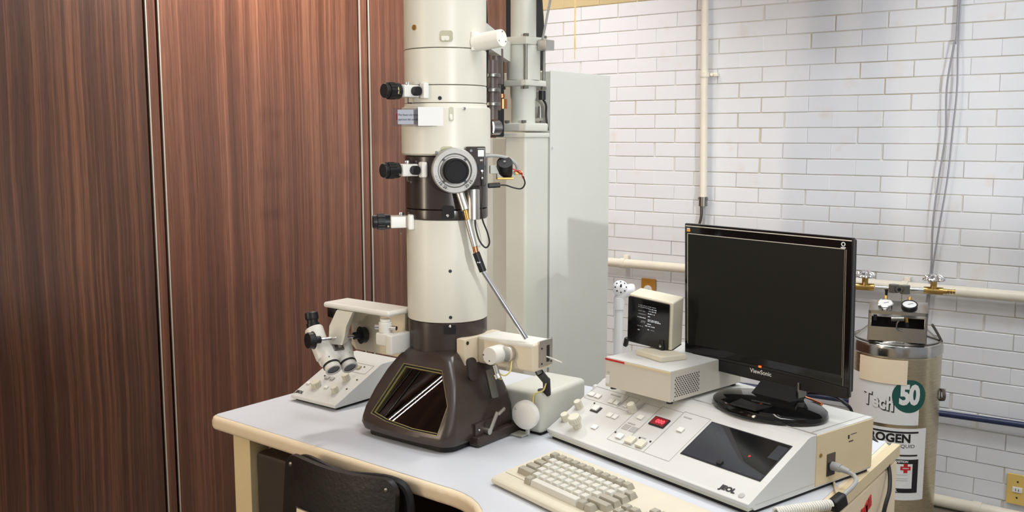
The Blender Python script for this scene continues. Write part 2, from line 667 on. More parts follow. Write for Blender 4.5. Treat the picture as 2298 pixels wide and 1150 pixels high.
# ================================================================== SETTING
WX, WY = -2.85, 3.80          # veneered wall on the left (plane x), brick wall at the back (plane y)
b = MB(); b.span((-2.98, -2.6, -0.06), (3.0, 3.92, 0.0)); structure('floor', b, 'floor')
b = MB(); b.span((-2.98, -2.6, 2.95), (3.0, 3.92, 3.02)); structure('ceiling', b, 'ceiling')
b = MB(); b.span((WX - 0.12, -2.6, 0), (WX - 0.024, WY, 2.95)); wall_left = structure('wall_left', b, 'black_matte')
b = MB(); b.span((WX - 0.12, WY + 0.004, 0), (3.0, WY + 0.12, 2.95)); wall_back = structure('wall_back', b, 'mortar')

# wood panels with thin metal strips either side of narrow cover battens
SEAMS = [(1.797, 1.842), (2.742, 2.793)]
edges = [-1.10, 0.165, 0.21, 0.84, 0.885, 1.797, 1.842, 2.742, 2.793, 3.715]
for a, c in zip([-2.4] + edges[:-1], edges):
    b = MB()
    b.span((WX - 0.022, a + 0.0042, 0.02), (WX, c - 0.0085, 2.93), 0.0015, 1)
    part('panel', b, 'wood_dark' if a == 0.885 else 'wood', wall_left, world=True)
for y in edges[1:-1]:
    b = MB()
    b.span((WX - 0.004, y + 0.0006, 0.02), (WX + 0.002, y + 0.0038, 2.93))
    part('metal_strip', b, 'strip', wall_left, world=True)

# glazed, white painted bricks: 197 x 62 mm, laid in running bond
BW, BH, J = 0.1975, 0.0622, 0.0034
X0, Z0 = -1.2003, 1.4365        # a joint and a bed line taken as the origin of the bond
bm_ = MB()
bm_.box((0, 0, 0), (BW - J, 0.03, BH - J), 0.0018, seg=1)
brick_me = bm_.mesh('brick', angle=12)
brick_me.materials.append(M['brick'])
brick_y = brick_me.copy()
brick_y.materials.clear()
brick_y.materials.append(M['brick_yellow'])
rest, rest_n = MB(), 0
count = 0
for j in range(-24, 25):
    zc = Z0 - (j + 0.5) * BH
    if zc < 0.03 or zc > 2.93:
        continue
    for i in range(-9, 22):
        xc = X0 + (i + (0.5 if j % 2 == 0 else 1.0)) * BW
        if xc - BW / 2 < WX + 0.02 or xc > 2.9:
            continue
        xc += random.uniform(-0.004, 0.004)
        yc = WY + 0.0148 + random.uniform(-0.0012, 0.0012)
        # the ones the photograph shows largest are single bricks
        seen = (-2.45 < xc < -0.42) and (0.30 < zc < 2.0) and not (zc < 0.66 and xc < -0.95) and not (zc < 1.0 and xc < -1.85)
        yellow = 2.05 > zc > 1.995 and xc < -1.85  # top courses at the left get a yellower colour
        seen = seen or (yellow and xc > -2.7)
        if seen and count < 297:
            o = bpy.data.objects.new('brick', brick_y if yellow else brick_me)
            COL.objects.link(o)
            o.parent = wall_back
            o.location = (xc, yc, zc)
            o.rotation_euler = (random.uniform(-0.0016, 0.0016), random.uniform(-0.003, 0.003), random.uniform(-0.0012, 0.0012))
            count += 1
        elif xc < 1.6:
            rest.box((xc, yc, zc), (BW - J, 0.03, BH - J), 0.0)
            rest_n += 1
bw = part('brickwork', rest, 'brick', wall_back, world=True, angle=12)
bw['kind'] = 'stuff'
print('single bricks', count, 'rest', rest_n)

b = MB(); b.span((-2.521, 3.7985, 1.80), (-2.512, 3.8, 2.05)); b.span((-2.519, 3.7984, 1.76), (-2.5145, 3.8, 1.80))
part('rust_stain', b, 'stain', wall_back, world=True)

# ------------------------------------------------------------------ ceiling fittings (housings only; the third goes with the added fill)
for n, (x, y) in enumerate(((-0.55, 1.3), (-0.9, 2.55), (1.0, 1.7))):
    t = thing('ceiling_light', ['twin tube ceiling light above the console', 'twin tube ceiling light above the nitrogen cylinder', 'housing added over the fill light furthest from the wood panels'][n], 'lamp', (x, y, 2.95))
    b = MB(); b.box((0, 0, -0.02), (1.3, 0.3, 0.04), 0.006); part('housing', b, 'white_paint', t)

t = thing('streak_lamp', 'two thin glowing tubes added on the veneered wall for reflected streaks', 'lamp', (-2.845, 0.1, 1.8))  # slim tubes added so their reflection streaks the viewing window
for dy in (0.012, -0.006):
    b = MB(); b.cyl((-2.818, 0.175 + dy, 1.53), (-2.818, 0.02 + dy, 2.10), 0.0024, seg=12); part('tube', b, 'streak_tube', t, world=True)
b = MB(); b.cyl((-2.838, 0.178, 1.53), (-2.838, 0.023, 2.10), 0.008, seg=8); part('housing', b, 'brown_mid', t, world=True)

# ------------------------------------------------------------------ pipes and wiring on the brick wall
t = thing('conduit', 'upright cream conduit on the brick wall ending in a grey coupling', 'pipe', (-1.83, 3.765, 0.95))
b = MB(); b.tube([(-1.842, 3.765, 2.95), (-1.842, 3.765, 1.95), (-1.828, 3.765, 1.14)], 0.0158, 14, 1); part('pipe', b, 'conduit', t, world=True)
b = MB(); b.cyl((-1.828, 3.765, 1.145), (-1.828, 3.765, 1.105), 0.0185); b.cyl((-1.85, 3.762, 1.138), (-1.805, 3.762, 1.138), 0.004, seg=8)
part('coupling', b, 'steel', t, world=True, label='grey metal coupling')
b = MB(); b.cyl((-1.834, 3.765, 1.672), (-1.834, 3.765, 1.652), 0.0195); b.box((-1.806, 3.79, 1.662), (0.045, 0.02, 0.016), 0.003); b.cyl((-1.806, 3.78, 1.662), (-1.806, 3.768, 1.662), 0.007, seg=10)
part('clip', b, 'conduit', t, world=True)
for dx in (-0.008, 0.006):
    b = MB(); b.tube([(-1.828 + dx, 3.765, 1.11), (-1.829 + dx, 3.766, 1.05), (-1.845 + dx * 2, 3.77, 0.98), (-1.87 + dx * 2, 3.775, 0.9)], 0.0062, 8); part('wire', b, 'grey_plastic' if dx > 0 else 'steel', t, world=True)

t = thing('wall_pipe', 'long horizontal cream pipe crossing the brick wall behind the monitor', 'pipe', (-1.4, 3.765, 0.835))
b = MB(); b.cyl((-2.32, 3.757, 0.826), (1.4, 3.757, 0.851), 0.0205, seg=20); part('pipe', b, 'conduit', t, world=True)
for x in (-2.215, -0.98, 0.3):
    z = 0.826 + (x + 2.32) * 0.00672
    b = MB(); b.cyl((x - 0.012, 3.757, z), (x + 0.012, 3.757, z), 0.0235, seg=20); b.box((x, 3.787, z + 0.02), (0.024, 0.02, 0.03), 0.003); part('clip', b, 'conduit', t, world=True)
t = thing('skirting_pipe', 'low cream pipe running along the foot of the brick wall', 'pipe', (-0.6, 3.765, 0.03))
b = MB(); b.cyl((-2.0, 3.765, 0.026), (1.4, 3.765, 0.03), 0.0225, seg=20); part('pipe', b, 'conduit', t, world=True)
b = MB(); b.cyl((-0.70, 3.765, 0.028), (-0.67, 3.765, 0.028), 0.026, seg=20); part('joint', b, 'conduit', t, world=True)
b = MB(); b.cyl((-2.2, 3.765, 0.333), (1.4, 3.765, 0.42), 0.0118, seg=16)
solo('blue_pipe', b, 'navy', 'navy blue pipe running low along the brick wall right of the cylinder', 'pipe', (-0.6, 3.765, 0.37))

for k, (pts, lab) in enumerate((
        ([(-0.856, 3.775, 2.6), (-0.852, 3.775, 1.81), (-0.857, 3.77, 1.74), (-0.873, 3.765, 1.58), (-0.868, 3.765, 1.41), (-0.883, 3.765, 1.25), (-0.895, 3.765, 1.08), (-0.894, 3.77, 0.91), (-0.91, 3.775, 0.72)],
         'left one of two thin grey wires hanging down the brick wall'),
        ([(-0.846, 3.775, 2.6), (-0.845, 3.775, 1.81), (-0.843, 3.77, 1.7), (-0.838, 3.765, 1.57), (-0.845, 3.765, 1.41), (-0.853, 3.765, 1.25), (-0.874, 3.765, 1.05), (-0.888, 3.77, 0.91), (-0.90, 3.775, 0.70)],
         'right one of two thin grey wires hanging down the brick wall'))):
    b = MB(); b.tube(pts, 0.0034, 6, 5)
    solo('wall_wire', b, 'wire', lab, 'wire', (-0.85, 3.77, 1.6), group='grey wires on the brick wall')

t = thing('power_outlet', 'yellowed wall outlet plate low on the brick wall at right', 'outlet', (-0.56, 3.797, 0.122))
b = MB(); b.box((0, -0.007, 0), (0.072, 0.008, 0.114), 0.003); part('plate', b, 'plate_yellow', t)
b = MB(); b.box((0.0, -0.012, 0.0), (0.034, 0.005, 0.02), 0.002); part('socket', b, 'white_plastic', t)
for x in (-0.005, 0.005):
    b = MB(); b.box((x, -0.0148, 0), (0.002, 0.001, 0.008)); part('slot', b, 'print_black', t)
for z in (-0.03, 0.03):
    b = MB(); b.cyl((0, -0.0105, z), (0, -0.0125, z), 0.0032, seg=10); part('screw', b, 'print_black', t)
t = thing('wall_switch', 'ochre wall plate with a white round socket behind the small screen', 'outlet', (-2.10, 3.797, 0.705))
b = MB(); b.box((0, -0.007, 0), (0.072, 0.008, 0.114), 0.003); part('plate', b, 'plate_brown', t)
b = MB(); b.cyl((0, -0.01, 0.006), (0, -0.017, 0.006), 0.021, seg=24, bev=0.002); part('socket', b, 'white_plastic', t)
b = MB()
for x in (-0.006, 0.006):
    b.box((x, -0.0175, 0.006), (0.003, 0.001, 0.009))
part('slot', b, 'print_black', t)

# V-bottomed blocker added above the view, shaped to cast shade on the bricks
t = thing('wall_blocker', 'brown hopper shaped blocker added high on the brick wall to shade it', 'box', (-1.16, 3.79, 2.0))
b = MB(); b.prism([(-1.44, 2.34), (-1.44, 2.14), (-1.245, 1.985), (-1.03, 2.14), (-1.03, 2.34)], -3.797, -3.46, Matrix(((1, 0, 0, 0), (0, 0, -1, 0), (0, 1, 0, 0), (0, 0, 0, 1))), bev=0.005); part('case', b, 'brown_mid', t, world=True)

# blocker shaped as a cupboard, added out of view to shade the lower room
t = thing('cupboard_blocker', 'unseen grey block added across the room to shade its lower part', 'cupboard', (2.15, -0.5, 0))
b = MB(); b.span((1.9, -1.25, 0.0), (2.4, 0.25, 1.425), 0.004); part('carcass', b, 'box_grey', t, world=True)
for k in range(2):
    y0 = -1.24 + k * 0.745
    b = MB(); b.span((1.885, y0, 0.06), (1.9, y0 + 0.735, 1.40), 0.002); d = part('door', b, 'box_grey', t, world=True)
    b = MB(); b.span((1.865, y0 + 0.67, 0.78), (1.885, y0 + 0.69, 0.92), 0.003); part('handle', b, 'alu', d, world=True)

# ================================================================== DESK
DZ = 0.75
desk = thing('instrument_desk', 'pale grey topped instrument desk with a rounded cream edge', 'desk', (-1.2, 1.7, 0))
front = [(-1.900, 1.332), (-1.893, 1.318), (-1.880, 1.313)]
front += [(-1.40, 1.300), (-1.16, 1.292)]
for k in range(9):                                            # sweep of the corner towards the sitter
    a = R(90 - 11 * k)
    front.append((-1.135 + 0.155 * math.cos(a), 1.137 + 0.155 * math.sin(a)))
front += [(-0.975, 1.05), (-0.96, 0.92), (-0.94, 0.86), (-0.55, 0.86), (-0.535, 0.875)]
outline = front + [(-0.553, 2.07), (-0.565, 2.09), (-1.89, 2.09), (-1.905, 2.075)]
b = MB(); b.prism(outline, DZ - 0.034, DZ - 0.0015, bev=0.010, seg=3); part('edge_band', b, 'desk_edge', desk, world=True)
cx, cy = -1.2, 1.6
inset = []
n = len(outline)
for i, (x, y) in enumerate(outline):
    p, q = Vector(outline[i - 1]), Vector(outline[(i + 1) % n])
    tn = (q - p).normalized()
    nn = Vector((-tn.y, tn.x))
    inset.append((x + nn.x * 0.011, y + nn.y * 0.011))
b = MB(); b.prism(inset, DZ - 0.006, DZ - 0.0002); part('worktop', b, 'desk_top', desk, world=True)
b = MB(); b.span((-1.850, 1.345, 0), (-1.788, 1.40, 0.718), 0.002); part('leg', b, 'desk_leg', desk, world=True)
b = MB(); b.span((-1.845, 2.0, 0), (-1.772, 2.055, 0.718), 0.002); part('leg', b, 'desk_leg', desk, world=True)
b = MB(); b.span((-1.772, 1.366, 0.690), (-1.40, 1.386, 0.718), 0.002); part('apron', b, 'desk_leg', desk, world=True)
b = MB(); b.span((-1.40, 1.40, 0.690), (-1.0, 1.42, 0.718), 0.002); part('apron', b, 'desk_leg', desk, world=True)
b = MB(); b.span((-1.787, 1.358, 0.02), (-1.62, 2.05, 0.672), 0.012); part('knee_panel', b, 'dark_box', desk, world=True, label='dark brown box under the worktop')
b = MB(); b.span((-1.605, 2.0, 0.02), (-0.95, 2.03, 0.69)); part('back_panel', b, 'black_matte', desk, world=True)
# right end: deep cream side band over a drawer pedestal
b = MB(); b.span((-0.552, 0.89, 0.7235), (-0.5345, 2.078, 0.7494), 0.0012); part('side_rail', b, 'tan_panel', desk, world=True, label='flat tan side rail')
b = MB(); b.span((-0.90, 0.93, 0.714), (-0.545, 2.05, 0.7175)); part('shadow_gap', b, 'black_matte', desk, world=True)
b = MB(); b.span((-0.95, 0.92, 0.02), (-0.538, 2.072, 0.7145), 0.003); part('pedestal', b, 'desk_edge', desk, world=True)
b = MB()
rr = random.Random(3)
for k in range(7):
    y = 1.80 + 0.014 * k + rr.uniform(-0.006, 0.006); z = 0.655 + 0.0045 * k
    b.box((-0.5368, y, z), (0.0016, 0.016, rr.uniform(0.012, 0.028)), rot=(rr.uniform(-0.6, 0.6), 0, 0))
part('sticker', b, 'red', desk, world=True, label='torn red sticker')

# ================================================================== ELECTRON MICROSCOPE
TX, TY = -1.397, 1.60
tem = thing('electron_microscope', 'tall cream and brown electron microscope column with glazed viewing chamber', 'microscope', (TX, TY, DZ))
RC = 0.0893
DV = Vector((0.658, -0.753, 0)).normalized()      # out of the front of the column
TV = Vector((0.753, 0.658, 0)).normalized()       # to its right hand side


def cdir(a):
    return DV * math.cos(R(a)) + TV * math.sin(R(a))


def ctan(a):
    return -DV * math.sin(R(a)) + TV * math.cos(R(a))


def cp(a, r, z):
    return cdir(a) * r + Vector((0, 0, z))


def td(t, d, z):
    return TV * t + DV * d + Vector((0, 0, z))


def ring_part(name, mat, z0, z1, r, bev=0.0015, label=None):
    b = MB()
    b.lathe([(r - bev, z0), (r, z0 + bev), (r, z1 - bev), (r - bev, z1)], 72)
    return part(name, b, mat, tem, label=label, angle=50)


ring_part('gun_barrel', 'cream', 0.8385, 1.32, RC)
ring_part('condenser_barrel', 'cream', 0.7620, 0.8375, RC)
ring_part('condenser_collar', 'cream', 0.7245, 0.7610, RC)
b = MB(); b.lathe([(0.086, 0.612), (0.0945, 0.614), (0.0975, 0.6175), (0.0975, 0.712), (0.0955, 0.7155), (0.0905, 0.717), (0.0895, 0.7235)], 72)
part('lens_casing', b, 'cream', tem, angle=40)
ring_part('lens_ring', 'brown_ring', 0.4985, 0.6115, 0.0915, label='dark brown lens ring')
ring_part('lens_ring', 'brown_ring', 0.4765, 0.4975, 0.0915, label='dark brown lower lip of lens ring')
ring_part('projector_barrel', 'cream', 0.2525, 0.4755, RC)
ring_part('neck', 'brown', 0.14, 0.2515, 0.0887, label='brown enamelled neck under the barrel')
# wide box-like shoulder of the casing on the right
b = MB(); b.box(cdir(62) * 0.072 + Vector((0, 0, 0.665)), (0.05, 0.03, 0.094), 0.006, Matrix((cdir(62), ctan(62), Vector((0, 0, 1)))).transposed().to_4x4())
part('casing_shoulder', b, 'cream', tem)


def recess(a, r, z, w, h, name='recess_plate'):
    m = frame(cp(a, r, z), ctan(a), (0, 0, 1))
    b = MB(); b.prism(rrect(w, h, min(0.006, w * 0.42)), -0.004, 0.0010, m)  # plate in darker olive paints the shade of a recess
    o = part(name, b, 'olive', tem)
    b = MB(); b.prism(rrect(w * 0.62, h * 0.42, min(0.003, w * 0.25), cx=-w * 0.1, cy=-h * 0.2), 0.0012, 0.0030, m); b.cyl(m @ Vector((0, -h * 0.28, 0.002)), m @ Vector((0, -h * 0.28, 0.005)), 0.003, seg=10)
    part('latch', b, 'cream', o)


recess(1.5, RC, 0.861, 0.027, 0.023)
recess(6.5, 0.0975, 0.700, 0.010, 0.030)
recess(1, 0.0975, 0.624, 0.026, 0.018)
for a, r, z, q in ((-8, RC, 0.7335, 0.0042), (4, RC, 0.3665, 0.0037), (4, RC, 0.2655, 0.0037)):
    b = MB(); b.cyl(cp(a, r - 0.002, z), cp(a, r + 0.0004, z), q, seg=16); part('screw_hole', b, 'print_black', tem)
b = MB(); b.cyl(cp(-46, RC - 0.002, 0.881), cp(-46, RC + 0.002, 0.881), 0.0058, seg=16); part('plug', b, 'brass', tem, label='small bronze plug')
for a, z in ((23, 0.712), (52, 0.62), (-12, 0.62)):
    b = MB(); b.cyl(cp(a, 0.095, z), cp(a, 0.1, z), 0.0036, seg=12, bev=0.0008); part('screw', b, 'chrome', tem)
b = MB(); b.prism(rrect(0.026, 0.028, 0.006), -0.003, 0.0014, frame(cp(2, 0.0915, 0.4935), ctan(2), (0, 0, 1))); o = part('drain_port', b, 'black_matte', tem)
b = MB(); b.sphere(cp(1, 0.0935, 0.487), 0.004); part('port_screw', b, 'chrome', o)
b = MB(); b.prism(rrect(0.026, 0.020, 0.003), -0.003, 0.0014, frame(cp(3, 0.0887, 0.239), ctan(3), (0, 0, 1))); o = part('neck_port', b, 'black_matte', tem)
b = MB(); b.sphere(cp(3, 0.0895, 0.246), 0.0035); part('port_screw', b, 'chrome', o)

# solenoid cylinder high on the right
b = MB(); b.box(cp(43, 0.0915, 0.853), (0.008, 0.020, 0.040), 0.002, Matrix((cdir(50), ctan(50), Vector((0, 0, 1)))).transposed().to_4x4())
o = part('solenoid', b, 'white_paint', tem)
b = MB(); b.cyl(cp(46, 0.088, 0.850), cp(48, 0.158, 0.8565), 0.0182, seg=32, bev=0.0015); part('solenoid_body', b, 'white_paint', o)
b = MB()
for k in range(3):
    a = R(90 + 120 * k)
    c = cp(48, 0.1585, 0.8565) + ctan(48) * 0.013 * math.cos(a) + Vector((0, 0, 0.013 * math.sin(a)))
    b.cyl(c, c + cdir(48) * 0.001, 0.0014, seg=8)
part('solenoid_screw', b, 'steel', o)


# aperture drives: block, big fluted knob, small knob
def aperture_drive(a, r, z, small=True, yellow=False, out=0.0):
    e, t = cdir(a), ctan(a)
    up = Vector((0, 0, 1))
    m3 = Matrix((e, t, up)).transposed().to_4x4()
    b = MB()
    b.box(e * (r + 0.018 + out / 2) + t * 0.006 + up * z, (0.040 + out, 0.036, 0.026), 0.003, m3)
    o = part('aperture_drive', b, 'white_paint', tem)
    b = MB(); b.box(e * (r - 0.004) + t * 0.036 + up * (z + 0.001), (0.014, 0.018, 0.034), 0.004, m3); part('mount_lug', b, 'white_paint', o)
    c = e * (r + 0.037 + out) + t * 0.002 + up * z
    b = MB(); b.cyl(c, c + e * 0.028, 0.0168, seg=28, bev=0.0012); b.cyl(c + e * 0.027, c + e * 0.038, 0.0150, seg=28, bev=0.002)
    for k in range(14):
        g = R(360 / 14 * k)
        q = t * math.cos(g) * 0.0165 + up * math.sin(g) * 0.0165
        b.cyl(c + q + e * 0.012, c + q + e * 0.0275, 0.0016, seg=6)
    part('knob', b, 'black', o, label='black fluted knob')
    b = MB(); b.cyl(c + t * 0.015 - up * 0.008 + e * 0.006, c + t * 0.018 - up * 0.009 + e * 0.006, 0.0025, seg=10); part('knob_screw', b, 'chrome', o)
    if yellow:
        b = MB(); b.tube([c + e * 0.012 + t * 0.0168 * math.cos(g) + up * 0.0168 * math.sin(g) for g in (0.5, 0.2, -0.1, -0.4)], 0.0012, 6); part('index_line', b, 'yellow_cord', o)
    if small:
        c2 = e * (r + 0.012) + t * 0.022 + up * z
        b = MB(); b.cyl(c2, c2 + t * 0.016, 0.0098, seg=24, bev=0.001); part('small_knob', b, 'black', o, label='small black knob')
    b = MB(); b.cyl(e * (r + 0.012) + up * (z + 0.012), e * (r + 0.012) + up * (z + 0.020), 0.006, seg=14, bev=0.001); part('thumb_screw', b, 'chrome', o)
    b = MB(); b.tube([e * (r + 0.012) + up * (z - 0.012), e * (r + 0.012) + up * (z - 0.024), e * (r + 0.016) + t * 0.02 + up * (z - 0.025)], 0.0018, 6, 1); part('lever', b, 'steel', o)


aperture_drive(-52, RC, 0.748, yellow=True)
aperture_drive(-54, 0.0915, 0.5825)
aperture_drive(-80, RC, 0.4685, small=False)

# goniometer dial
GA, GZ = 8, 0.583
e, t, up = cdir(GA), ctan(GA), Vector((0, 0, 1))
m = frame(cp(GA, 0, GZ), t, up)     # local Z points out of the column
b = MB(); b.lathe([(0.042, 0.08), (0.0455, 0.105), (0.0475, 0.109), (0.0475, 0.126), (0.0455, 0.1285), (0.036, 0.1285), (0.0335, 0.1225), (0.030, 0.1225), (0.029, 0.1275), (0.0, 0.1275)], 64, m)
dial = part('goniometer_dial', b, 'alu_ring', tem, label='round satin aluminium dial')
b = MB(); b.lathe([(0.0262, 0.1275), (0.0262, 0.150), (0.0245, 0.1525), (0.022, 0.1525), (0.021, 0.1505), (0.0, 0.1500)], 48, m); part('dial_knob', b, 'black_knob', dial, label='black domed knob')
b = MB()
for k in range(4):
    a = R(45 + 90 * k)
    b.cyl(m @ Vector((0.0315 * math.cos(a), 0.0315 * math.sin(a), 0.124)), m @ Vector((0.0315 * math.cos(a), 0.0315 * math.sin(a), 0.1262)), 0.0026, seg=10)
part('dial_screw', b, 'black', dial)
b = MB()
for k in range(30):
    a = R(-165 + k * 5.2)
    if -112 < math.degrees(a) < -62:
        continue
    l = 0.0042 if k % 3 == 0 else 0.0022
    b.box((0, 0, 0), (l, 0.0007, 0.0006), rot=m @ Matrix.Translation((0.0415 * math.cos(a), 0.0415 * math.sin(a), 0.1288)) @ Matrix.Rotation(a, 4, 'Z'))
part('scale_marks', b, 'print_black', dial)
for txt, deg in (('10', -140), ('20', -122), ('20', -52), ('10', -36)):
    a = R(deg)
    text_part('scale_number', txt, 0.0085, 'print_black', dial, m @ Matrix.Translation((0.0405 * math.cos(a), 0.0405 * math.sin(a), 0.1290)) @ Matrix.Rotation(a + R(90), 4, 'Z'), bold=0.0002)

# dark bracket with switch plate behind the dial
m3 = Matrix((TV, DV, up)).transposed().to_4x4()
b = MB(); b.box(td(0.062, 0.079, 0.591), (0.041, 0.052, 0.083), 0.002, m3); br = part('goniometer_bracket', b, 'brown_ring', tem)
b = MB(); b.box(td(0.0725, 0.1055, 0.6185), (0.013, 0.002, 0.014), 0.0006, m3); part('label_plate', b, 'label_white', br)
b = MB(); b.box(td(0.0725, 0.1055, 0.6285), (0.014, 0.001, 0.0014), 0, m3); b.box(td(0.0735, 0.1055, 0.604), (0.006, 0.001, 0.004), 0, m3); part('marking', b, 'print_grey', br)
b = MB(); b.cyl(td(0.052, 0.104, 0.624), td(0.052, 0.108, 0.624), 0.003, seg=10); b.cyl(td(0.0745, 0.106, 0.576), td(0.0745, 0.113, 0.582), 0.0022, seg=8); b.sphere(td(0.0745, 0.109, 0.566), 0.0032); part('screw', b, 'chrome', br)
b = MB(); b.cyl(td(0.0735, 0.103, 0.591), td(0.0735, 0.1075, 0.591), 0.0075, seg=16); part('jack', b, 'black', br)
b = MB(); b.lathe([(0.0128, 0.4775), (0.0138, 0.4785), (0.0138, 0.541), (0.0128, 0.543)], 32, Matrix.Translation(td(0.0565, 0.0865, 0))); part('drive_motor', b, 'alu', tem, label='upright silver motor barrel')
b = MB(); b.tube([td(0.0745, 0.110, 0.566), td(0.075, 0.111, 0.545), td(0.073, 0.110, 0.505), td(0.0755, 0.108, 0.478), td(0.086, 0.104, 0.450), td(0.090, 0.100, 0.428), td(0.082, 0.098, 0.418), td(0.069, 0.096, 0.433), td(0.061, 0.094, 0.462), td(0.060, 0.092, 0.479)], 0.0018, 7, 6)
part('dial_cable', b, 'black', tem)
b = MB(); b.tube([td(0.080, 0.07, 0.612), td(0.108, 0.055, 0.612), td(0.135, 0.045, 0.606), td(0.152, 0.04, 0.592), td(0.153, 0.038, 0.578), td(0.146, 0.036, 0.572)], 0.0036, 8, 6); part('motor_conduit', b, 'grey_plastic', tem)
# motor pod on the right with red wiring
b = MB(); b.box(td(0.104, 0.035, 0.582), (0.020, 0.03, 0.018), 0.002, m3); b.box(td(0.117, 0.035, 0.575), (0.016, 0.026, 0.026), 0.002, m3); pod = part('motor_bracket', b, 'duct', tem)
b = MB(); b.cyl(td(0.1275, 0.030, 0.571), td(0.1255, 0.058, 0.599), 0.0168, 0.0175, seg=30, bev=0.002); part('motor', b, 'black', pod, label='black drum motor')
b = MB(); b.cyl(td(0.1254, 0.0585, 0.5995), td(0.1253, 0.0592, 0.6003), 0.0028, seg=10); part('motor_shaft', b, 'chrome', pod)
b = MB(); b.box(td(0.127, 0.038, 0.563), (0.036, 0.034, 0.005), 0.001, m3); b.box(td(0.157, 0.036, 0.575), (0.016, 0.010, 0.008), 0.001, m3); part('brass_plate', b, 'brass', pod)
b = MB(); b.tube([td(0.143, 0.05, 0.584), td(0.152, 0.05, 0.580), td(0.162, 0.05, 0.573), td(0.166, 0.05, 0.563)], 0.0013, 6); b.tube([td(0.145, 0.05, 0.578), td(0.158, 0.052, 0.58), td(0.165, 0.052, 0.572)], 0.0012, 6); part('red_wire', b, 'red', pod)
b = MB(); b.tube([td(0.166, 0.05, 0.568), td(0.170, 0.05, 0.552), td(0.162, 0.05, 0.541), td(0.145, 0.05, 0.543), td(0.125, 0.055, 0.549), td(0.096, 0.062, 0.547)], 0.0017, 6); part('black_wire', b, 'black', pod)
b = MB(); b.cyl(td(0.090, 0.06, 0.548), td(0.115, 0.055, 0.549), 0.0055, seg=10); part('plug_body', b, 'black', pod)

# telescopic drive rod with universal joint, from the dial down to the arm box
A = td(0.0265, 0.112, 0.540); Bp = td(0.039, 0.122, 0.500); C = td(0.0435, 0.126, 0.480); D1 = td(0.058, 0.133, 0.424); E1 = td(0.0605, 0.134, 0.412); F1 = td(0.075, 0.139, 0.372)
G1 = td(0.1645, 0.154, 0.231)
b = MB(); b.cyl(A, Bp, 0.0088, seg=20, bev=0.001); rod = part('drive_rod', b, 'alu', tem)
b = MB(); b.box(A + TV * -0.009, (0.012, 0.012, 0.008), 0.001, m3); part('rod_clamp', b, 'duct', rod)
b = MB(); b.cyl(Bp, C, 0.0052, seg=14); part('inner_rod', b, 'brass', rod)
b = MB(); b.cyl(C, D1, 0.0076, 0.0062, seg=18, bev=0.0008); part('outer_sleeve', b, 'alu', rod)
b = MB(); b.cyl(D1, E1, 0.0058, seg=12); part('brass_collar', b, 'copper', rod)
mid = (E1 + F1) / 2
b = MB(); b.cyl(E1, mid + (F1 - E1) * 0.05, 0.0078, seg=14, bev=0.001); b.cyl(mid - (F1 - E1) * 0.05, F1, 0.0078, seg=14, bev=0.001); part('universal_joint', b, 'black', rod, label='black universal joint')
b = MB(); b.sphere(mid + DV * 0.008, 0.0022); b.sphere(mid + DV * 0.007 - TV * 0.004, 0.0018); part('joint_pin', b, 'chrome', rod)
b = MB(); b.cyl(F1, G1, 0.0054, seg=14); part('lower_rod', b, 'chrome', rod, label='polished lower rod')

# ---- camera arm box on the right of the neck (world coordinates from here on)
b = MB(); b.span((-1.322, 1.542, 0.893), (-1.299, 1.668, 0.970), 0.002); arm = part('arm_mount', b, 'beige', tem, world=True)
b = MB()
for y, z in ((1.552, 0.961), (1.552, 0.903), (1.659, 0.961)):
    b.cyl((-1.3005, y, z), (-1.2982, y, z), 0.0042, seg=12)
part('mount_hole', b, 'print_black', arm, world=True)
b = MB(); b.span((-1.292, 1.572, 0.914), (-1.140, 1.640, 0.974), 0.005, 3); part('arm_box', b, 'beige', arm, world=True)
b = MB(); b.span((-1.286, 1.5705, 0.966), (-1.142, 1.6395, 0.9755), 0.003); part('arm_cover', b, 'white_paint', arm, world=True)
b = MB(); b.span((-1.1405, 1.590, 0.922), (-1.135, 1.638, 0.978), 0.0008); part('end_plate', b, 'alu', arm, world=True)
b = MB(); b.span((-1.136, 1.616, 0.930), (-1.1342, 1.626, 0.966), 0.0008)
for y, z in ((1.598, 0.929), (1.598, 0.962), (1.632, 0.929)):
    b.cyl((-1.1355, y, z), (-1.1342, y, z), 0.0022, seg=8)
part('end_slot', b, 'print_black', arm, world=True)
b = MB(); b.tube([(-1.135, 1.615, 0.942), (-1.118, 1.618, 0.938), (-1.100, 1.622, 0.932)], 0.0016, 6); part('guide_wire', b, 'cable_white', arm, world=True)
b = MB(); b.cyl((-1.222, 1.530, 0.946), (-1.222, 1.575, 0.946), 0.0192, seg=32, bev=0.002); part('arm_motor', b, 'white_paint', arm, world=True)
b = MB(); b.cyl((-1.200, 1.560, 0.948), (-1.200, 1.575, 0.948), 0.017, seg=28, bev=0.001); part('motor_flange', b, 'alu', arm, world=True)
b = MB(); b.cyl((-1.238, 1.529, 0.947), (-1.238, 1.5295, 0.947), 0.0016, seg=8); b.cyl((-1.222, 1.529, 0.936), (-1.222, 1.5295, 0.936), 0.0016, seg=8); part('screw', b, 'print_black', arm, world=True)
b = MB(); b.cyl((-1.212, 1.535, 0.927), (-1.204, 1.535, 0.905), 0.006, seg=14); b.cyl((-1.206, 1.533, 0.908), (-1.201, 1.533, 0.900), 0.008, seg=14); part('lock_screw', b, 'alu', arm, world=True)
b = MB(); b.tube([(-1.190, 1.565, 0.935), (-1.186, 1.555, 0.915), (-1.195, 1.548, 0.905), (-1.210, 1.540, 0.910), (-1.206, 1.536, 0.901), (-1.196, 1.538, 0.899)], 0.0017, 6); part('yellow_cord', b, 'yellow_cord', arm, world=True)
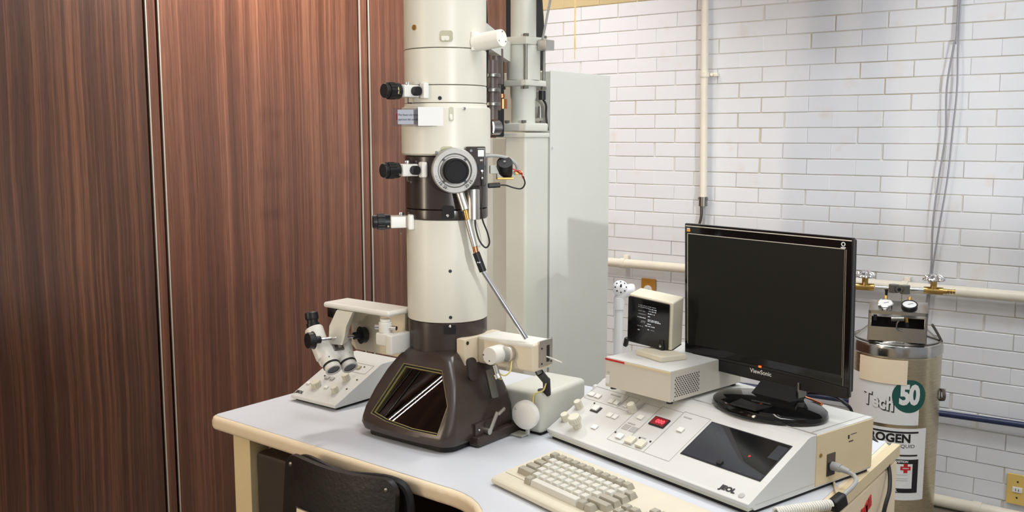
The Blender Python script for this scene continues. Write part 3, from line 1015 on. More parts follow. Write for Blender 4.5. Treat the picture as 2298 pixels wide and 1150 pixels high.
b = MB(); b.cyl((-1.160, 1.612, 0.917), (-1.156, 1.618, 0.902), 0.0075, seg=14); part('joint_collar', b, 'steel', arm, world=True)
b = MB(); b.cyl((-1.156, 1.618, 0.904), (-1.163, 1.655, 0.876), 0.0088, seg=14, bev=0.001); b.cyl((-1.163, 1.655, 0.880), (-1.170, 1.668, 0.842), 0.0085, seg=14, bev=0.001); part('lower_joint', b, 'black', arm, world=True, label='black universal joint under arm box')
for c in arm.children:
    if not c.name.startswith('mount_hole'):
        c.location = (-0.010, 0.014, -0.003) if not c.name.startswith('arm_box') else (-0.008, 0.014, -0.003)

# ---- viewing chamber: a lofted brown hood with a sunken six sided window
HX = 0.014


def hood_section(z, hw, yf, yb, rc, bow=0.0):
    pts = []
    for sx, y0, a0 in ((1, yb, 0), (-1, yb, 90), (-1, yf, 180), (1, yf, 270)):
        for k in range(7):
            a = R(a0 + 15 * k)
            cx_ = HX + sx * (hw - rc)
            cy_ = y0 - rc if y0 == yb else y0 + rc
            pts.append(Vector((cx_ + rc * math.cos(a), cy_ + rc * math.sin(a), z)))
        if a0 == 180 and bow:
            for k in range(1, 6):
                f = k / 6
                pts.append(Vector((HX + (-1 + 2 * f) * (hw - rc), yf - bow * 4 * f * (1 - f), z)))
        elif a0 == 180:
            for k in range(1, 6):
                pts.append(Vector((HX + (-1 + 2 * k / 6) * (hw - rc), yf, z)))
    return pts


secs = [hood_section(0.010, 0.124, -0.160, 0.060, 0.03, 0.004), hood_section(0.015, 0.130, -0.169, 0.062, 0.03, 0.006), hood_section(0.028, 0.134, -0.172, 0.064, 0.028, 0.007),
        hood_section(0.040, 0.133, -0.168, 0.063, 0.026, 0.006), hood_section(0.060, 0.1295, -0.158, 0.061, 0.020, 0.003), hood_section(0.100, 0.117, -0.137, 0.055, 0.016, 0.001),
        hood_section(0.140, 0.099, -0.116, 0.045, 0.014), hood_section(0.172, 0.078, -0.0995, 0.035, 0.014), hood_section(0.184, 0.069, -0.0925, 0.028, 0.02), hood_section(0.192, 0.060, -0.080, 0.022, 0.03)]
b = MB(); b.loft(secs)
hood_me = b.mesh('hood_raw')
hood_raw = bpy.data.objects.new('hood_raw', hood_me)
COL.objects.link(hood_raw)
# plane of the window
q0 = Vector((HX, -0.1655, 0.043)); q1 = Vector((HX, -0.0975, 0.172))
wy = (q1 - q0).normalized()
wm = frame(q0, (1, 0, 0), wy)             # local Z comes out of the glass


def win_poly(k):
    return [(-0.103 + k, 0.004 + k * 0.9), (-0.05, -0.006 + k), (0.03, -0.012 + k), (0.106 - k, -0.010 + k), (0.1095 - k, 0.058), (0.064 - k * 0.6, 0.134 - k), (-0.054 + k * 0.6, 0.134 - k)]


b = MB(); b.prism(win_poly(0.004), -0.0075, 0.05, wm); b.prism(win_poly(0.0100), -0.10, 0.01, wm)
cutter = bpy.data.objects.new('cutter', b.mesh('cutter'))
COL.objects.link(cutter)
md = hood_raw.modifiers.new('cut', 'BOOLEAN')
md.operation = 'DIFFERENCE'
md.object = cutter
md.solver = 'EXACT'
md.use_self = True
dg = bpy.context.evaluated_depsgraph_get()
hood_cut = bpy.data.meshes.new_from_object(hood_raw.evaluated_get(dg))
bpy.data.objects.remove(hood_raw)
bpy.data.objects.remove(cutter)
hood_cut.polygons.foreach_set('use_smooth', [True] * len(hood_cut.polygons))
hood_cut.set_sharp_from_angle(angle=R(38))
hood_cut.materials.clear()
hood = link('viewing_chamber', hood_cut, 'brown', tem)
hood['label'] = 'brown enamelled viewing chamber hood'


def win_ring(k0, k1, z0, z1):
    b = MB()
    tb = bmesh.new()
    A, B = win_poly(k0), win_poly(k1)
    n = len(A)
    va = [[tb.verts.new((x, y, z)) for x, y in P] for P, z in ((A, z0), (A, z1), (B, z1), (B, z0))]
    for i in range(n):
        j = (i + 1) % n
        for s in range(4):
            tb.faces.new((va[s][i], va[s][j], va[(s + 1) % 4][j], va[(s + 1) % 4][i]))
    bmesh.ops.recalc_face_normals(tb, faces=tb.faces)
    return b._merge(tb, wm)


part('window_trim', win_ring(0.0035, 0.0052, -0.004, 0.0008), 'gold_line', hood, label='thin brass line round the window')
part('window_seal', win_ring(0.0052, 0.0088, -0.007, -0.002), 'black_matte', hood)
part('inner_trim', win_ring(0.0088, 0.0102, -0.0095, -0.004), 'gold_line', hood)
part('inner_frame', win_ring(0.0102, 0.0155, -0.045, -0.0118), 'tan_panel', hood, label='tan inner frame of the window')
b = MB(); b.prism(win_poly(0.0090), -0.011, -0.0085, wm); part('window_glass', b, 'glass', hood, label='thick tinted viewing glass')
# inside of the chamber: fluorescent screen, its arm and the lower end of the column
b = MB(); b.lathe([(0.034, 0.0), (0.034, 0.003), (0.0, 0.003)], 40, Matrix.Translation((0.048, -0.112, 0.0400))); part('fluorescent_screen', b, 'paper', hood, label='pale round fluorescent screen')
b = MB(); b.cyl((-0.03, -0.105, 0.048), (0.0, -0.105, 0.048), 0.003, seg=10); b.sphere((-0.035, -0.105, 0.048), 0.005); b.sphere((0.0, -0.105, 0.048), 0.004); part('screen_lever', b, 'chrome', hood)
b = MB(); b.cyl((0.093, -0.11, 0.070), (0.0985, -0.11, 0.070), 0.010, seg=20); part('side_button', b, 'plate_yellow', hood)
# rail, latch plate and lever on the right flank; base plate; white hinge balls on the left
b = MB(); b.span((-1.262, 1.508, 0.7515), (-1.233, 1.668, 0.773), 0.005, 3); part('side_rail', b, 'brown', hood, world=True)
b = MB(); b.span((-1.272, 1.512, 0.770), (-1.2445, 1.582, 0.800), 0.001); part('latch_plate', b, 'brown', hood, world=True)
b = MB(); b.sphere((-1.244, 1.523, 0.785), 0.0026); b.sphere((-1.244, 1.572, 0.790), 0.0026); part('screw', b, 'chrome', hood, world=True)
b = MB(); b.cyl((-1.246, 1.546, 0.7785), (-1.232, 1.546, 0.7785), 0.0075, seg=16, bev=0.001); b.box((-1.2335, 1.5585, 0.7955), (0.005, 0.010, 0.048), 0.002, (-0.62, 0, 0)); b.box((-1.2315, 1.583, 0.8145), (0.008, 0.026, 0.008), 0.003, (0.35, 0, 0)); part('lever', b, 'alu', hood, world=True, label='satin metal locking lever')
b = MB(); b.prism(rrect(0.244, 0.218, 0.03, cx=HX, cy=-0.050), 0.0005, 0.013); part('base_plate', b, 'black', hood)
for z, r_, x_, y_ in ((0.092, 0.016, -0.098, 0.010), (0.068, 0.014, -0.112, -0.03), (0.118, 0.016, -0.094, 0.035)):
    b = MB(); b.sphere((x_, y_, z), r_); part('hinge_ball', b, 'white_paint', hood)
b = MB(); b.sphere((0.098, -0.045, 0.128), 0.003); part('chamber_screw', b, 'chrome', hood)
# side bulge of the hood (camera port) and small black arch under the arm box
b = MB(); b.lathe([(0.052, 0.0), (0.050, 0.012), (0.044, 0.02), (0.030, 0.026), (0.0, 0.028)], 36, frame((0.095, 0.0, 0.112), (0, 1, 0), (-0.35, 0, 1))); part('port_bulge', b, 'brown', hood)
b = MB(); b.prism(rrect(0.022, 0.050, 0.0105), -0.004, 0.004, frame((0.122, -0.062, 0.160), (0.35, 0.93, 0), (-0.25, 0, 1))); part('hinge_tab', b, 'brown_ring', hood)
b = MB(); b.prism(rrect(0.018, 0.062, 0.004), -0.003, 0.003, frame((0.142, -0.02, 0.122), (0.3, 0.95, 0), (-0.30, 0.30, 0.9))); part('steel_strap', b, 'steel', hood)

# ---- notice taped to the barrel, sticking out past its left edge
note = thing('paper_notice', 'small laminated notice taped across the upper column, sticking out left', 'notice', (TX, TY, DZ + 0.705))
nm = frame(td(-0.066, 0.104, -0.0115), TV * 0.985 + DV * 0.13, up)
b = MB(); b.box((-0.005, 0, 0), (0.082, 0.038, 0.0006), rot=nm); part('laminate', b, 'clear_film', note)
b = MB(); b.box((-0.005, 0.0, 0.0006), (0.062, 0.030, 0.0004), rot=nm); part('sheet', b, 'label_white', note)
b = MB(); b.box((0.046, 0.0, 0.0012), (0.052, 0.0385, 0.0004), rot=nm); part('film_glare', b, 'label_white', note)  # white strip paints the glare on the glossy film
b = MB(); b.box((-0.041, -0.006, 0.0012), (0.008, 0.014, 0.0003), rot=nm); part('red_blue_mark', b, 'red', note)
text_part('lettering', 'Por favor no mover', 0.0060, 'print_black', note, nm @ Matrix.Translation((-0.0105, 0.0048, 0.0009)), xscale=0.92)
text_part('lettering', 'apertura del condens', 0.0060, 'print_black', note, nm @ Matrix.Translation((-0.0105, -0.0046, 0.0009)), xscale=0.88)

# ================================================================== VACUUM TOWER, CABINET
tower = thing('vacuum_tower', 'square grey green vacuum duct with bolted flanges and round pipe on top', 'duct', (-1.60, 2.18, 0))
b = MB(); b.span((-1.637, 2.12, 0), (-1.563, 2.232, 1.405), 0.008, 3); part('duct', b, 'duct', tower, world=True)
b = MB(); b.span((-1.655, 2.113, 1.400), (-1.560, 2.232, 1.413), 0.003); part('lower_flange', b, 'duct', tower, world=True)
b = MB(); b.span((-1.645, 2.120, 1.417), (-1.562, 2.228, 1.440), 0.005); part('upper_flange', b, 'duct', tower, world=True)
PC = Vector((-1.612, 2.175, 0))
b = MB(); b.lathe([(0.034, 1.44), (0.034, 1.505), (0.0365, 1.512), (0.0365, 1.541)], 40, Matrix.Translation(PC)); part('pipe', b, 'duct', tower, world=True)
b = MB(); b.box(PC + Vector((0, 0, 1.5495)), (0.092, 0.096, 0.017), 0.004); part('valve_plate', b, 'duct', tower, world=True)
b = MB(); b.cyl(PC + Vector((0, 0, 1.558)), PC + Vector((0, 0, 1.652)), 0.047, seg=40); part('valve_body', b, 'duct', tower, world=True)
b = MB(); b.box(PC + Vector((0, 0, 1.6635)), (0.092, 0.096, 0.023), 0.004); part('valve_plate', b, 'duct', tower, world=True)
for sx in (-1, 1):
    for sy in (-1, 1):
        b = MB(); b.cyl(PC + Vector((sx * 0.040, sy * 0.042, 1.54)), PC + Vector((sx * 0.040, sy * 0.042, 1.672)), 0.0042, seg=12); b.cyl(PC + Vector((sx * 0.040, sy * 0.042, 1.533)), PC + Vector((sx * 0.040, sy * 0.042, 1.5405)), 0.0078, seg=6); b.cyl(PC + Vector((sx * 0.040, sy * 0.042, 1.674)), PC + Vector((sx * 0.040, sy * 0.042, 1.681)), 0.0078, seg=6)
        part('tie_rod', b, 'steel', tower, world=True)
b = MB(); b.cyl(PC + Vector((0, 0, 1.675)), PC + Vector((0, 0, 2.35)), 0.0355, seg=40); part('upper_pipe', b, 'duct', tower, world=True)
b = MB(); b.box(PC + Vector((0.075, 0.02, 1.79)), (0.09, 0.05, 0.016), 0.003); part('bracket', b, 'duct', tower, world=True)
b = MB()
for x, y in ((-1.633, 2.128), (-1.575, 2.128), (-1.575, 2.215)):
    b.cyl((x, y, 1.440), (x, y, 1.4475), 0.007, seg=6)
part('flange_bolt', b, 'steel', tower, world=True)
b = MB(); b.box(PC + Vector((0.066, 0.015, 1.652)), (0.03, 0.04, 0.028), 0.002); part('limit_switch', b, 'alu', tower, world=True)
b = MB(); b.cyl(PC + Vector((0.042, 0.032, 1.505)), PC + Vector((0.042, 0.032, 1.530)), 0.010, seg=14); b.tube([PC + Vector((0.042, 0.036, 1.506)), PC + Vector((0.046, 0.045, 1.49)), PC + Vector((0.043, 0.05, 1.46)), PC + Vector((0.048, 0.052, 1.42))], 0.003, 6); part('valve_cable', b, 'black', tower, world=True)
b = MB(); b.cyl(PC + Vector((0.036, 0.030, 1.455)), PC + Vector((0.036, 0.030, 1.487)), 0.008, 0.006, seg=12); part('valve_coupling', b, 'steel', tower, world=True)
b = MB(); b.tube([(-1.49, 2.16, 1.95), (-1.505, 2.17, 1.83), (-1.53, 2.18, 1.75), (-1.558, 2.19, 1.665)], 0.0035, 8); part('valve_cable', b, 'grey_plastic', tower, world=True)
# beam that ties the column to the tower
b = MB(); b.prism([(-0.012, 0), (0.012, 0), (0.012, 0.052), (-0.012, 0.052)], 0, 0.49, frame((-1.378, 1.695, 1.606), (0.861, 0.509, 0), (0, 0, 1)) @ Matrix.Rotation(0, 4, 'Z') @ Matrix.Diagonal((1, 1, -1, 1)))
part('tie_beam', b, 'duct', tower, world=True)

b = MB(); b.tube([(-1.715, 2.325, 2.4), (-1.715, 2.325, 1.9), (-1.70, 2.32, 1.72), (-1.69, 2.31, 1.60)], 0.046, 24, 5)
solo('vacuum_hose', b, 'black_matte', 'thick black hose hanging behind the round vacuum pipe', 'hose', (-1.69, 2.31, 1.60))

valve = thing('pump_valve', 'dark vacuum valve with copper ring and bellows between column and duct', 'valve', (-1.53, 1.93, 1.40))
b = MB(); b.span((-1.70, 2.00, 1.402), (-1.62, 2.10, 1.63), 0.004); part('dark_backing', b, 'black_matte', valve, world=True)  # black box added to darken the gap behind the valve
b = MB(); b.cyl((-1.535, 1.95, 1.535), (-1.535, 1.95, 1.625), 0.021, seg=28, bev=0.002); b.cyl((-1.535, 1.95, 1.47), (-1.535, 1.95, 1.535), 0.015, seg=24); part('valve_stem', b, 'brown_mid', valve, world=True)
b = MB(); b.cyl((-1.543, 1.99, 1.475), (-1.543, 1.99, 1.50), 0.013, seg=20); b.cyl((-1.545, 1.99, 1.503), (-1.545, 1.99, 1.513), 0.009, seg=16); part('copper_ring', b, 'copper', valve, world=True)
b = MB()
for k in range(9):
    b.lathe([(0.012, 0.0), (0.020, 0.0018), (0.012, 0.0036)], 28, frame((-1.475 + 0.0 * k, 1.845 + 0.004 * k, 1.425), (1, 0, 0), (0, 0, -1)))
part('bellows', b, 'chrome', valve, world=True)
for z in (1.478, 1.512, 1.548):
    b = MB(); b.cyl((-1.490, 1.88, z), (-1.490, 1.88, z + 0.010), 0.021, seg=28, bev=0.002); part('pipe_collar', b, 'steel', valve, world=True)
b = MB(); b.cyl((-1.490, 1.88, 1.44), (-1.490, 1.88, 1.59), 0.0145, seg=24); part('pipe', b, 'brown_mid', valve, world=True)
for k, (c, pts) in enumerate((('black', [(-1.445, 1.80, 1.72), (-1.44, 1.80, 1.62), (-1.443, 1.80, 1.56), (-1.462, 1.82, 1.52), (-1.472, 1.83, 1.46), (-1.47, 1.83, 1.40)]),
                             ('cable_white', [(-1.43, 1.76, 1.75), (-1.437, 1.77, 1.68), (-1.455, 1.79, 1.635), (-1.48, 1.82, 1.60)]),
                             ('black', [(-1.475, 1.84, 1.60), (-1.487, 1.85, 1.54), (-1.493, 1.86, 1.47), (-1.49, 1.86, 1.40)]),
                             ('cable_white', [(-1.495, 1.86, 1.52), (-1.503, 1.87, 1.48), (-1.505, 1.87, 1.43), (-1.502, 1.87, 1.40)]))):
    b = MB(); b.tube(pts, 0.0034 if k != 1 else 0.0022, 8, 6); part('hose', b, c, valve, world=True)

cab = thing('vacuum_cabinet', 'tall pale grey steel cabinet with a screwed side panel behind the duct', 'cabinet', (-1.66, 2.4, 0))
b = MB(); b.span((-1.76, 2.238, 0), (-1.566, 2.56, 1.586), 0.003); part('case', b, 'cabinet', cab, world=True)
b = MB(); b.span((-1.566, 2.2375, 0.02), (-1.5632, 2.5585, 1.588), 0.001); part('side_panel', b, 'cabinet', cab, world=True)
for z in (0.82, 1.371):
    b = MB(); b.cyl((-1.5635, 2.246, z), (-1.561, 2.246, z), 0.0034, seg=10); part('screw', b, 'chrome', cab, world=True)
b = MB(); b.span((-1.76, 2.19, 0), (-1.641, 2.235, 1.398), 0.003)
solo('pump_casing', b, 'cabinet', 'pale grey panel casing left of the square vacuum duct', 'cabinet', (-1.70, 2.17, 0))

# ================================================================== DRIVE BOX with white hand wheel
db = thing('drive_box', 'rounded pale green drive box with a white hand wheel beside the viewing chamber', 'box', (-1.23, 1.74, DZ))
b = MB(); b.span((-1.292, 1.655, 0.7545), (-1.176, 1.835, 0.845), 0.011, 4); part('case', b, 'duct', db, world=True)
b = MB(); b.span((-1.288, 1.662, 0.7502), (-1.182, 1.83, 0.757)); part('plinth', b, 'black_matte', db, world=True)
b = MB(); b.lathe([(0.009, 0), (0.012, 0.001), (0.012, 0.003), (0.0, 0.003)], 24, Matrix.Translation((-1.192, 1.683, 0.8445))); part('grommet', b, 'black', db, world=True)
wm_ = frame((-1.197, 1.655, 0.805), (1, 0.12, 0), (0, 0, 1))
b = MB(); b.cyl(wm_ @ Vector((0, 0, 0)), wm_ @ Vector((0, 0, 0.03)), 0.011, seg=20)
prof = [(0.027, 0.026), (0.0315, 0.030), (0.0318, 0.040), (0.029, 0.0445), (0.018, 0.0462), (0.0, 0.0465)]
b.lathe(prof, 44, wm_); wheel = part('hand_wheel', b, 'white_paint', db, world=True, label='white round hand wheel', angle=50)
b = MB(); b.sphere(wm_ @ Vector((-0.019, 0.014, 0.045)), 0.003); part('wheel_peg', b, 'alu', wheel, world=True)
b = MB(); b.span((-1.243, 1.622, 0.7505), (-1.205, 1.652, 0.7545), 0.001); b.span((-1.206, 1.637, 0.754), (-1.2, 1.645, 0.785)); part('foot', b, 'duct', db, world=True)
b = MB(); b.tube([(-1.168, 1.661, 0.872), (-1.178, 1.664, 0.852), (-1.192, 1.655, 0.845), (-1.196, 1.652, 0.835), (-1.194, 1.6495, 0.81)], 0.0018, 6); part('cord', b, 'yellow_cord', db, world=True)

# ================================================================== LEFT CONTROL PANEL
lp = thing('sloped_control_panel', 'small off-white sloped control panel under the binocular eyepieces', 'control panel', (-1.765, 1.60, DZ))
prof = [(1.513, 0.7565), (1.513, 0.764), (1.668, 0.8345), (1.676, 0.8365), (1.74, 0.8365), (1.74, 0.7565)]
b = MB(); b.prism(prof, -1.842, -1.680, Matrix(((0, 0, 1, 0), (1, 0, 0, 0), (0, 1, 0, 0), (0, 0, 0, 1))), bev=0.0025); part('case', b, 'console', lp, world=True)
b = MB(); b.span((-1.835, 1.525, 0.7502), (-1.688, 1.73, 0.758)); part('plinth', b, 'black_matte', lp, world=True)
LS = frame((-1.761, 1.513, 0.7645), (1, 0, 0), (0, 0.155, 0.0705))      # sloped face, local Z out of it


def knob_fluted(mb, m, r, h, fl=14):
    mb.lathe([(r * 1.02, 0), (r * 1.02, h * 0.1), (r * 0.97, h * 0.14), (r * 0.9, h * 0.93), (r * 0.82, h), (0, h)], 28, m)
    for k in range(fl):
        a = 2 * math.pi * k / fl
        mb.cyl(m @ Vector((math.cos(a) * r * 0.97, math.sin(a) * r * 0.97, h * 0.12)), m @ Vector((math.cos(a) * r * 0.92, math.sin(a) * r * 0.92, h * 0.9)), r * 0.07, seg=5)


for (x, s, r, h) in ((-0.034, 0.050, 0.0125, 0.014), (0.032, 0.094, 0.0095, 0.016), (0.038, 0.046, 0.009, 0.014)):
    b = MB(); knob_fluted(b, LS @ Matrix.Translation((x, s, 0)), r, h); part('knob', b, 'knob_cream', lp, world=True)
for (x, s, w, h, mt) in ((0.028, 0.143, 0.012, 0.012, 'olive'), (0.014, 0.143, 0.010, 0.010, 'olive'), (-0.001, 0.052, 0.012, 0.008, 'button_white'), (-0.066, 0.052, 0.012, 0.008, 'button_white'),
                         (-0.03, 0.085, 0.014, 0.010, 'print_grey'), (-0.012, 0.085, 0.012, 0.010, 'print_grey')):
    b = MB(); b.box((0, 0, 0), (w, h, 0.004), 0.0008, LS @ Matrix.Translation((x, s, 0.0015))); part('button', b, mt, lp, world=True)
b = MB()
for x, s in ((0.062, 0.062), (0.062, 0.10), (-0.045, 0.09), (0.042, 0.150)):
    b.cyl(LS @ Vector((x, s, 0)), LS @ Vector((x, s, 0.001)), 0.0022, seg=10)
part('lamp', b, 'print_black', lp, world=True)
b = MB()
for x0, y0, x1, y1 in ((-0.02, 0.125, 0.066, 0.1256), (-0.02, 0.160, 0.066, 0.1606), (0.066, 0.125, 0.0666, 0.1606), (-0.0206, 0.125, -0.02, 0.1606)):
    b.box((0, 0, 0), (x1 - x0, y1 - y0, 0.0006), 0, LS @ Matrix.Translation(((x0 + x1) / 2, (y0 + y1) / 2, 0.0003)))
part('printed_frame', b, 'print_grey', lp, world=True)
me_x = LS @ Matrix.Translation((-0.063, 0.016, 0.0006))
o = text_part('logo', 'JEOL', 0.0125, 'print_black', lp, Matrix.Translation(-Vector(lp.location)) @ me_x, bold=0.0006, spacing=0.95)

# ================================================================== BINOCULAR on its arm
bino = thing('binocular_microscope', 'cream stereo binocular viewer with black eyepiece hung on an arm left of the column', 'microscope', (-1.62, 1.52, 0.93))
b = MB(); b.span((-1.675, 1.478, 1.009), (-1.462, 1.556, 1.022), 0.006, 3); arm2 = part('arm_cover', b, 'white_paint', bino, world=True)
pl = [(-1.648, 1.012), (-1.472, 1.012), (-1.472, 0.911), (-1.490, 0.904), (-1.634, 0.904), (-1.648, 0.915)]
b = MB(); b.prism(pl, -1.552, -1.540, Matrix(((1, 0, 0, 0), (0, 0, -1, 0), (0, 1, 0, 0), (0, 0, 0, 1))) @ Matrix.Identity(4), bev=0.002); part('arm_plate', b, 'beige', arm2, world=True)
b = MB(); b.span((-1.670, 1.486, 0.985), (-1.640, 1.538, 1.011), 0.004); part('arm_inside', b, 'black', arm2, world=True)
b = MB(); b.cyl((-1.480, 1.486, 0.973), (-1.480, 1.486, 0.997), 0.0148, seg=28, bev=0.002); b.cyl((-1.480, 1.486, 0.997), (-1.480, 1.486, 1.003), 0.012, seg=28, bev=0.001); part('hinge', b, 'white_paint', bino, world=True)
b = MB(); b.span((-1.497, 1.470, 0.945), (-1.446, 1.503, 0.974), 0.005); b.span((-1.462, 1.466, 0.929), (-1.442, 1.530, 0.973), 0.004); part('clamp', b, 'white_paint', bino, world=True)
b = MB(); b.cyl((-1.490, 1.480, 0.985), (-1.500, 1.474, 0.985), 0.0055, seg=14); part('clamp_screw', b, 'chrome', bino, world=True)
b = MB(); b.cyl((-1.466, 1.486, 0.985), (-1.450, 1.49, 0.985), 0.005, seg=12); part('clamp_screw', b, 'chrome', bino, world=True)

ax_ = Vector((0.70, -0.22, -0.62)).normalized()          # eyepiece towards objective
bx_ = Vector((0.298, 0.93, -0.05))
bx_ = (bx_ - ax_ * bx_.dot(ax_)).normalized()             # from the left tube to the right tube
nx_ = bx_.cross(ax_).normalized()
if nx_.y > 0:
    nx_ = -nx_                                            # front of the instrument, towards the sitter
OB = Vector((-1.593, 1.455, 0.885))                       # between the two objective faces
fm = Matrix((bx_, nx_, ax_)).transposed().to_4x4()


def P(bb, nn, aa):
    return OB + bx_ * bb + nx_ * nn + ax_ * aa


# stem block that hangs from the arm
b = MB(); b.loft([[Vector(p) for p in s] for s in (
    [(-1.642, 1.505, 1.010), (-1.592, 1.505, 1.010), (-1.572, 1.474, 1.008), (-1.624, 1.474, 1.008)],
    [(-1.655, 1.500, 0.975), (-1.603, 1.500, 0.978), (-1.580, 1.462, 0.978), (-1.636, 1.462, 0.972)],
    [(-1.648, 1.490, 0.952), (-1.604, 1.490, 0.954), (-1.582, 1.458, 0.954), (-1.634, 1.458, 0.950)],
    [(-1.640, 1.485, 0.936), (-1.598, 1.485, 0.938), (-1.584, 1.452, 0.936), (-1.628, 1.452, 0.933)])])
part('stem', b, 'cream', bino, world=True, angle=50)
b = MB()
b.box(P(0, -0.004, -0.040), (0.078, 0.046, 0.052), 0.014, fm, 4)
b.cyl(P(-0.0205, 0, -0.066), P(-0.0205, 0, -0.006), 0.0195, seg=32, bev=0.003)
b.cyl(P(0.0205, 0, -0.066), P(0.0205, 0, -0.006), 0.0195, seg=32, bev=0.003)
part('body', b, 'white_paint', bino, world=True, angle=45)
for s in (-1, 1):
    b = MB(); b.cyl(P(s * 0.0205, 0, -0.008), P(s * 0.0205, 0, -0.004), 0.0198, seg=32); o = part('objective', b, 'black', bino, world=True)
    b = MB(); b.lathe([(0.0178, -0.004), (0.0185, 0.008), (0.0150, 0.0085), (0.0140, 0.004), (0, 0.004)], 32, Matrix.Translation(P(s * 0.0205, 0, 0)) @ fm @ Matrix.Identity(4)); part('objective_mount', b, 'white_paint', o, world=True)
    b = MB(); b.cyl(P(s * 0.0205, 0, 0.003), P(s * 0.0205, 0, 0.0055), 0.0142, seg=28); part('lens', b, 'lens', o, world=True)
    # inclined eyepiece tube
    e0, e1 = P(s * 0.030, -0.006, -0.052), P(s * 0.032, 0.012, -0.108)
    b = MB(); b.cyl(P(s * 0.026, -0.006, -0.030), e1, 0.0195, 0.0215, seg=32, bev=0.004); tb_ = part('eyepiece_tube', b, 'white_paint', bino, world=True)
    u_ = Vector((-0.22, 0.05, 0.97)).normalized()
    b = MB(); b.cyl(e1 - u_ * 0.008, e1 + u_ * 0.012, 0.0150, seg=28, bev=0.001); b.cyl(e1 + u_ * 0.011, e1 + u_ * 0.022, 0.0125, seg=28); b.lathe([(0.0145, 0), (0.0158, 0.004), (0.0152, 0.016), (0.012, 0.018), (0.0, 0.015)], 28, Matrix.Translation(e1 + u_ * 0.02) @ u_.to_track_quat('Z', 'Y').to_matrix().to_4x4()); part('eyepiece', b, 'black', tb_, world=True, label='black rubber eyepiece')
b = MB(); b.box(P(0.002, 0.020, -0.046), (0.024, 0.008, 0.030), 0.001, fm); part('dovetail', b, 'steel', bino, world=True)
b = MB(); b.box(P(0.003, 0.024, -0.046), (0.008, 0.006, 0.024), 0.001, fm); part('dovetail_slide', b, 'chrome', bino, world=True)
fc = P(0.0, 0.036, -0.055)
b = MB(); b.cyl(fc - bx_ * 0.062, fc + bx_ * 0.062, 0.0042, seg=14); part('focus_shaft', b, 'chrome', bino, world=True)
for s in (-1, 1):
    b = MB(); b.cyl(fc + bx_ * s * 0.042, fc + bx_ * s * 0.060, 0.0085, seg=20); b.lathe([(0.010, 0), (0.0205, 0.002), (0.0185, 0.005), (0.0185, 0.014), (0.0172, 0.016), (0, 0.0155)], 20, Matrix.Translation(fc + bx_ * s * 0.057) @ (bx_ * s).to_track_quat('Z', 'Y').to_matrix().to_4x4())
    part('focus_knob', b, 'black', bino, world=True, label='black scalloped focus knob', angle=50)
b = MB()
for bb, aa in ((-0.028, -0.018), (0.024, -0.022), (-0.030, -0.078), (-0.034, -0.084)):
    b.cyl(P(bb, 0.017, aa), P(bb, 0.0192, aa), 0.0013, seg=8)
part('set_screw', b, 'print_black', bino, world=True)

# ================================================================== CONTROL CONSOLE
CY = -15.4
con = thing('control_console', 'wide off-white sloped control console with red readout and dark disk bay', 'control console', (-1.150, 1.640, DZ), CY)
UL, UR = -0.016, 0.532
prof = [(0.030, 0.006), (0.024, 0.0125), (0.0135, 0.0135), (0.0115, 0.0205), (0.0125, 0.0215), (0.0185, 0.0235), (0.168, 0.1005), (0.176, 0.1055), (0.187, 0.1085), (0.385, 0.1100), (0.385, 0.006)]
XZ = Matrix(((0, 0, 1, 0), (1, 0, 0, 0), (0, 1, 0, 0), (0, 0, 0, 1)))
b = MB(); b.prism(prof, UL, UR, XZ, bev=0.0012); shell = part('shell', b, 'console', con, angle=28)
b = MB(); b.span((UL + 0.004, 0.0158, 0.0068), (UR - 0.003, 0.03, 0.0152)); part('lower_lip', b, 'console_grey', con)
b = MB(); b.span((UL + 0.012, 0.0185, 0.0003), (UR - 0.003, 0.378, 0.0075)); part('base', b, 'black_matte', con)
b = MB(); b.span((UR - 0.001, 0.203, 0.010), (UR + 0.0016, 0.3848, 0.1075), 0.0006); part('side_cover', b, 'tan_panel', con, label='yellowed tan side cover')
b = MB(); b.span((UL + 0.001, 0.2022, 0.1090), (UR, 0.2034, 0.1106)); b.span((UR - 0.014, 0.2034, 0.1092), (UR - 0.0132, 0.384, 0.1105)); part('cover_seam', b, 'print_grey', con)
b = MB(); b.span((UR - 0.001, 0.030, 0.0160), (UR + 0.0004, 0.203, 0.0168)); part('side_seam', b, 'print_grey', con)
b = MB(); b.cyl((UR + 0.001, 0.215, 0.068), (UR + 0.003, 0.215, 0.068), 0.0038, seg=12); part('cover_screw', b, 'brass', con)
SA = 27.3
S = Matrix.Translation((0, 0.0155, 0.0222)) @ Matrix.Rotation(R(SA), 4, 'X')      # slope frame (u, s, out)

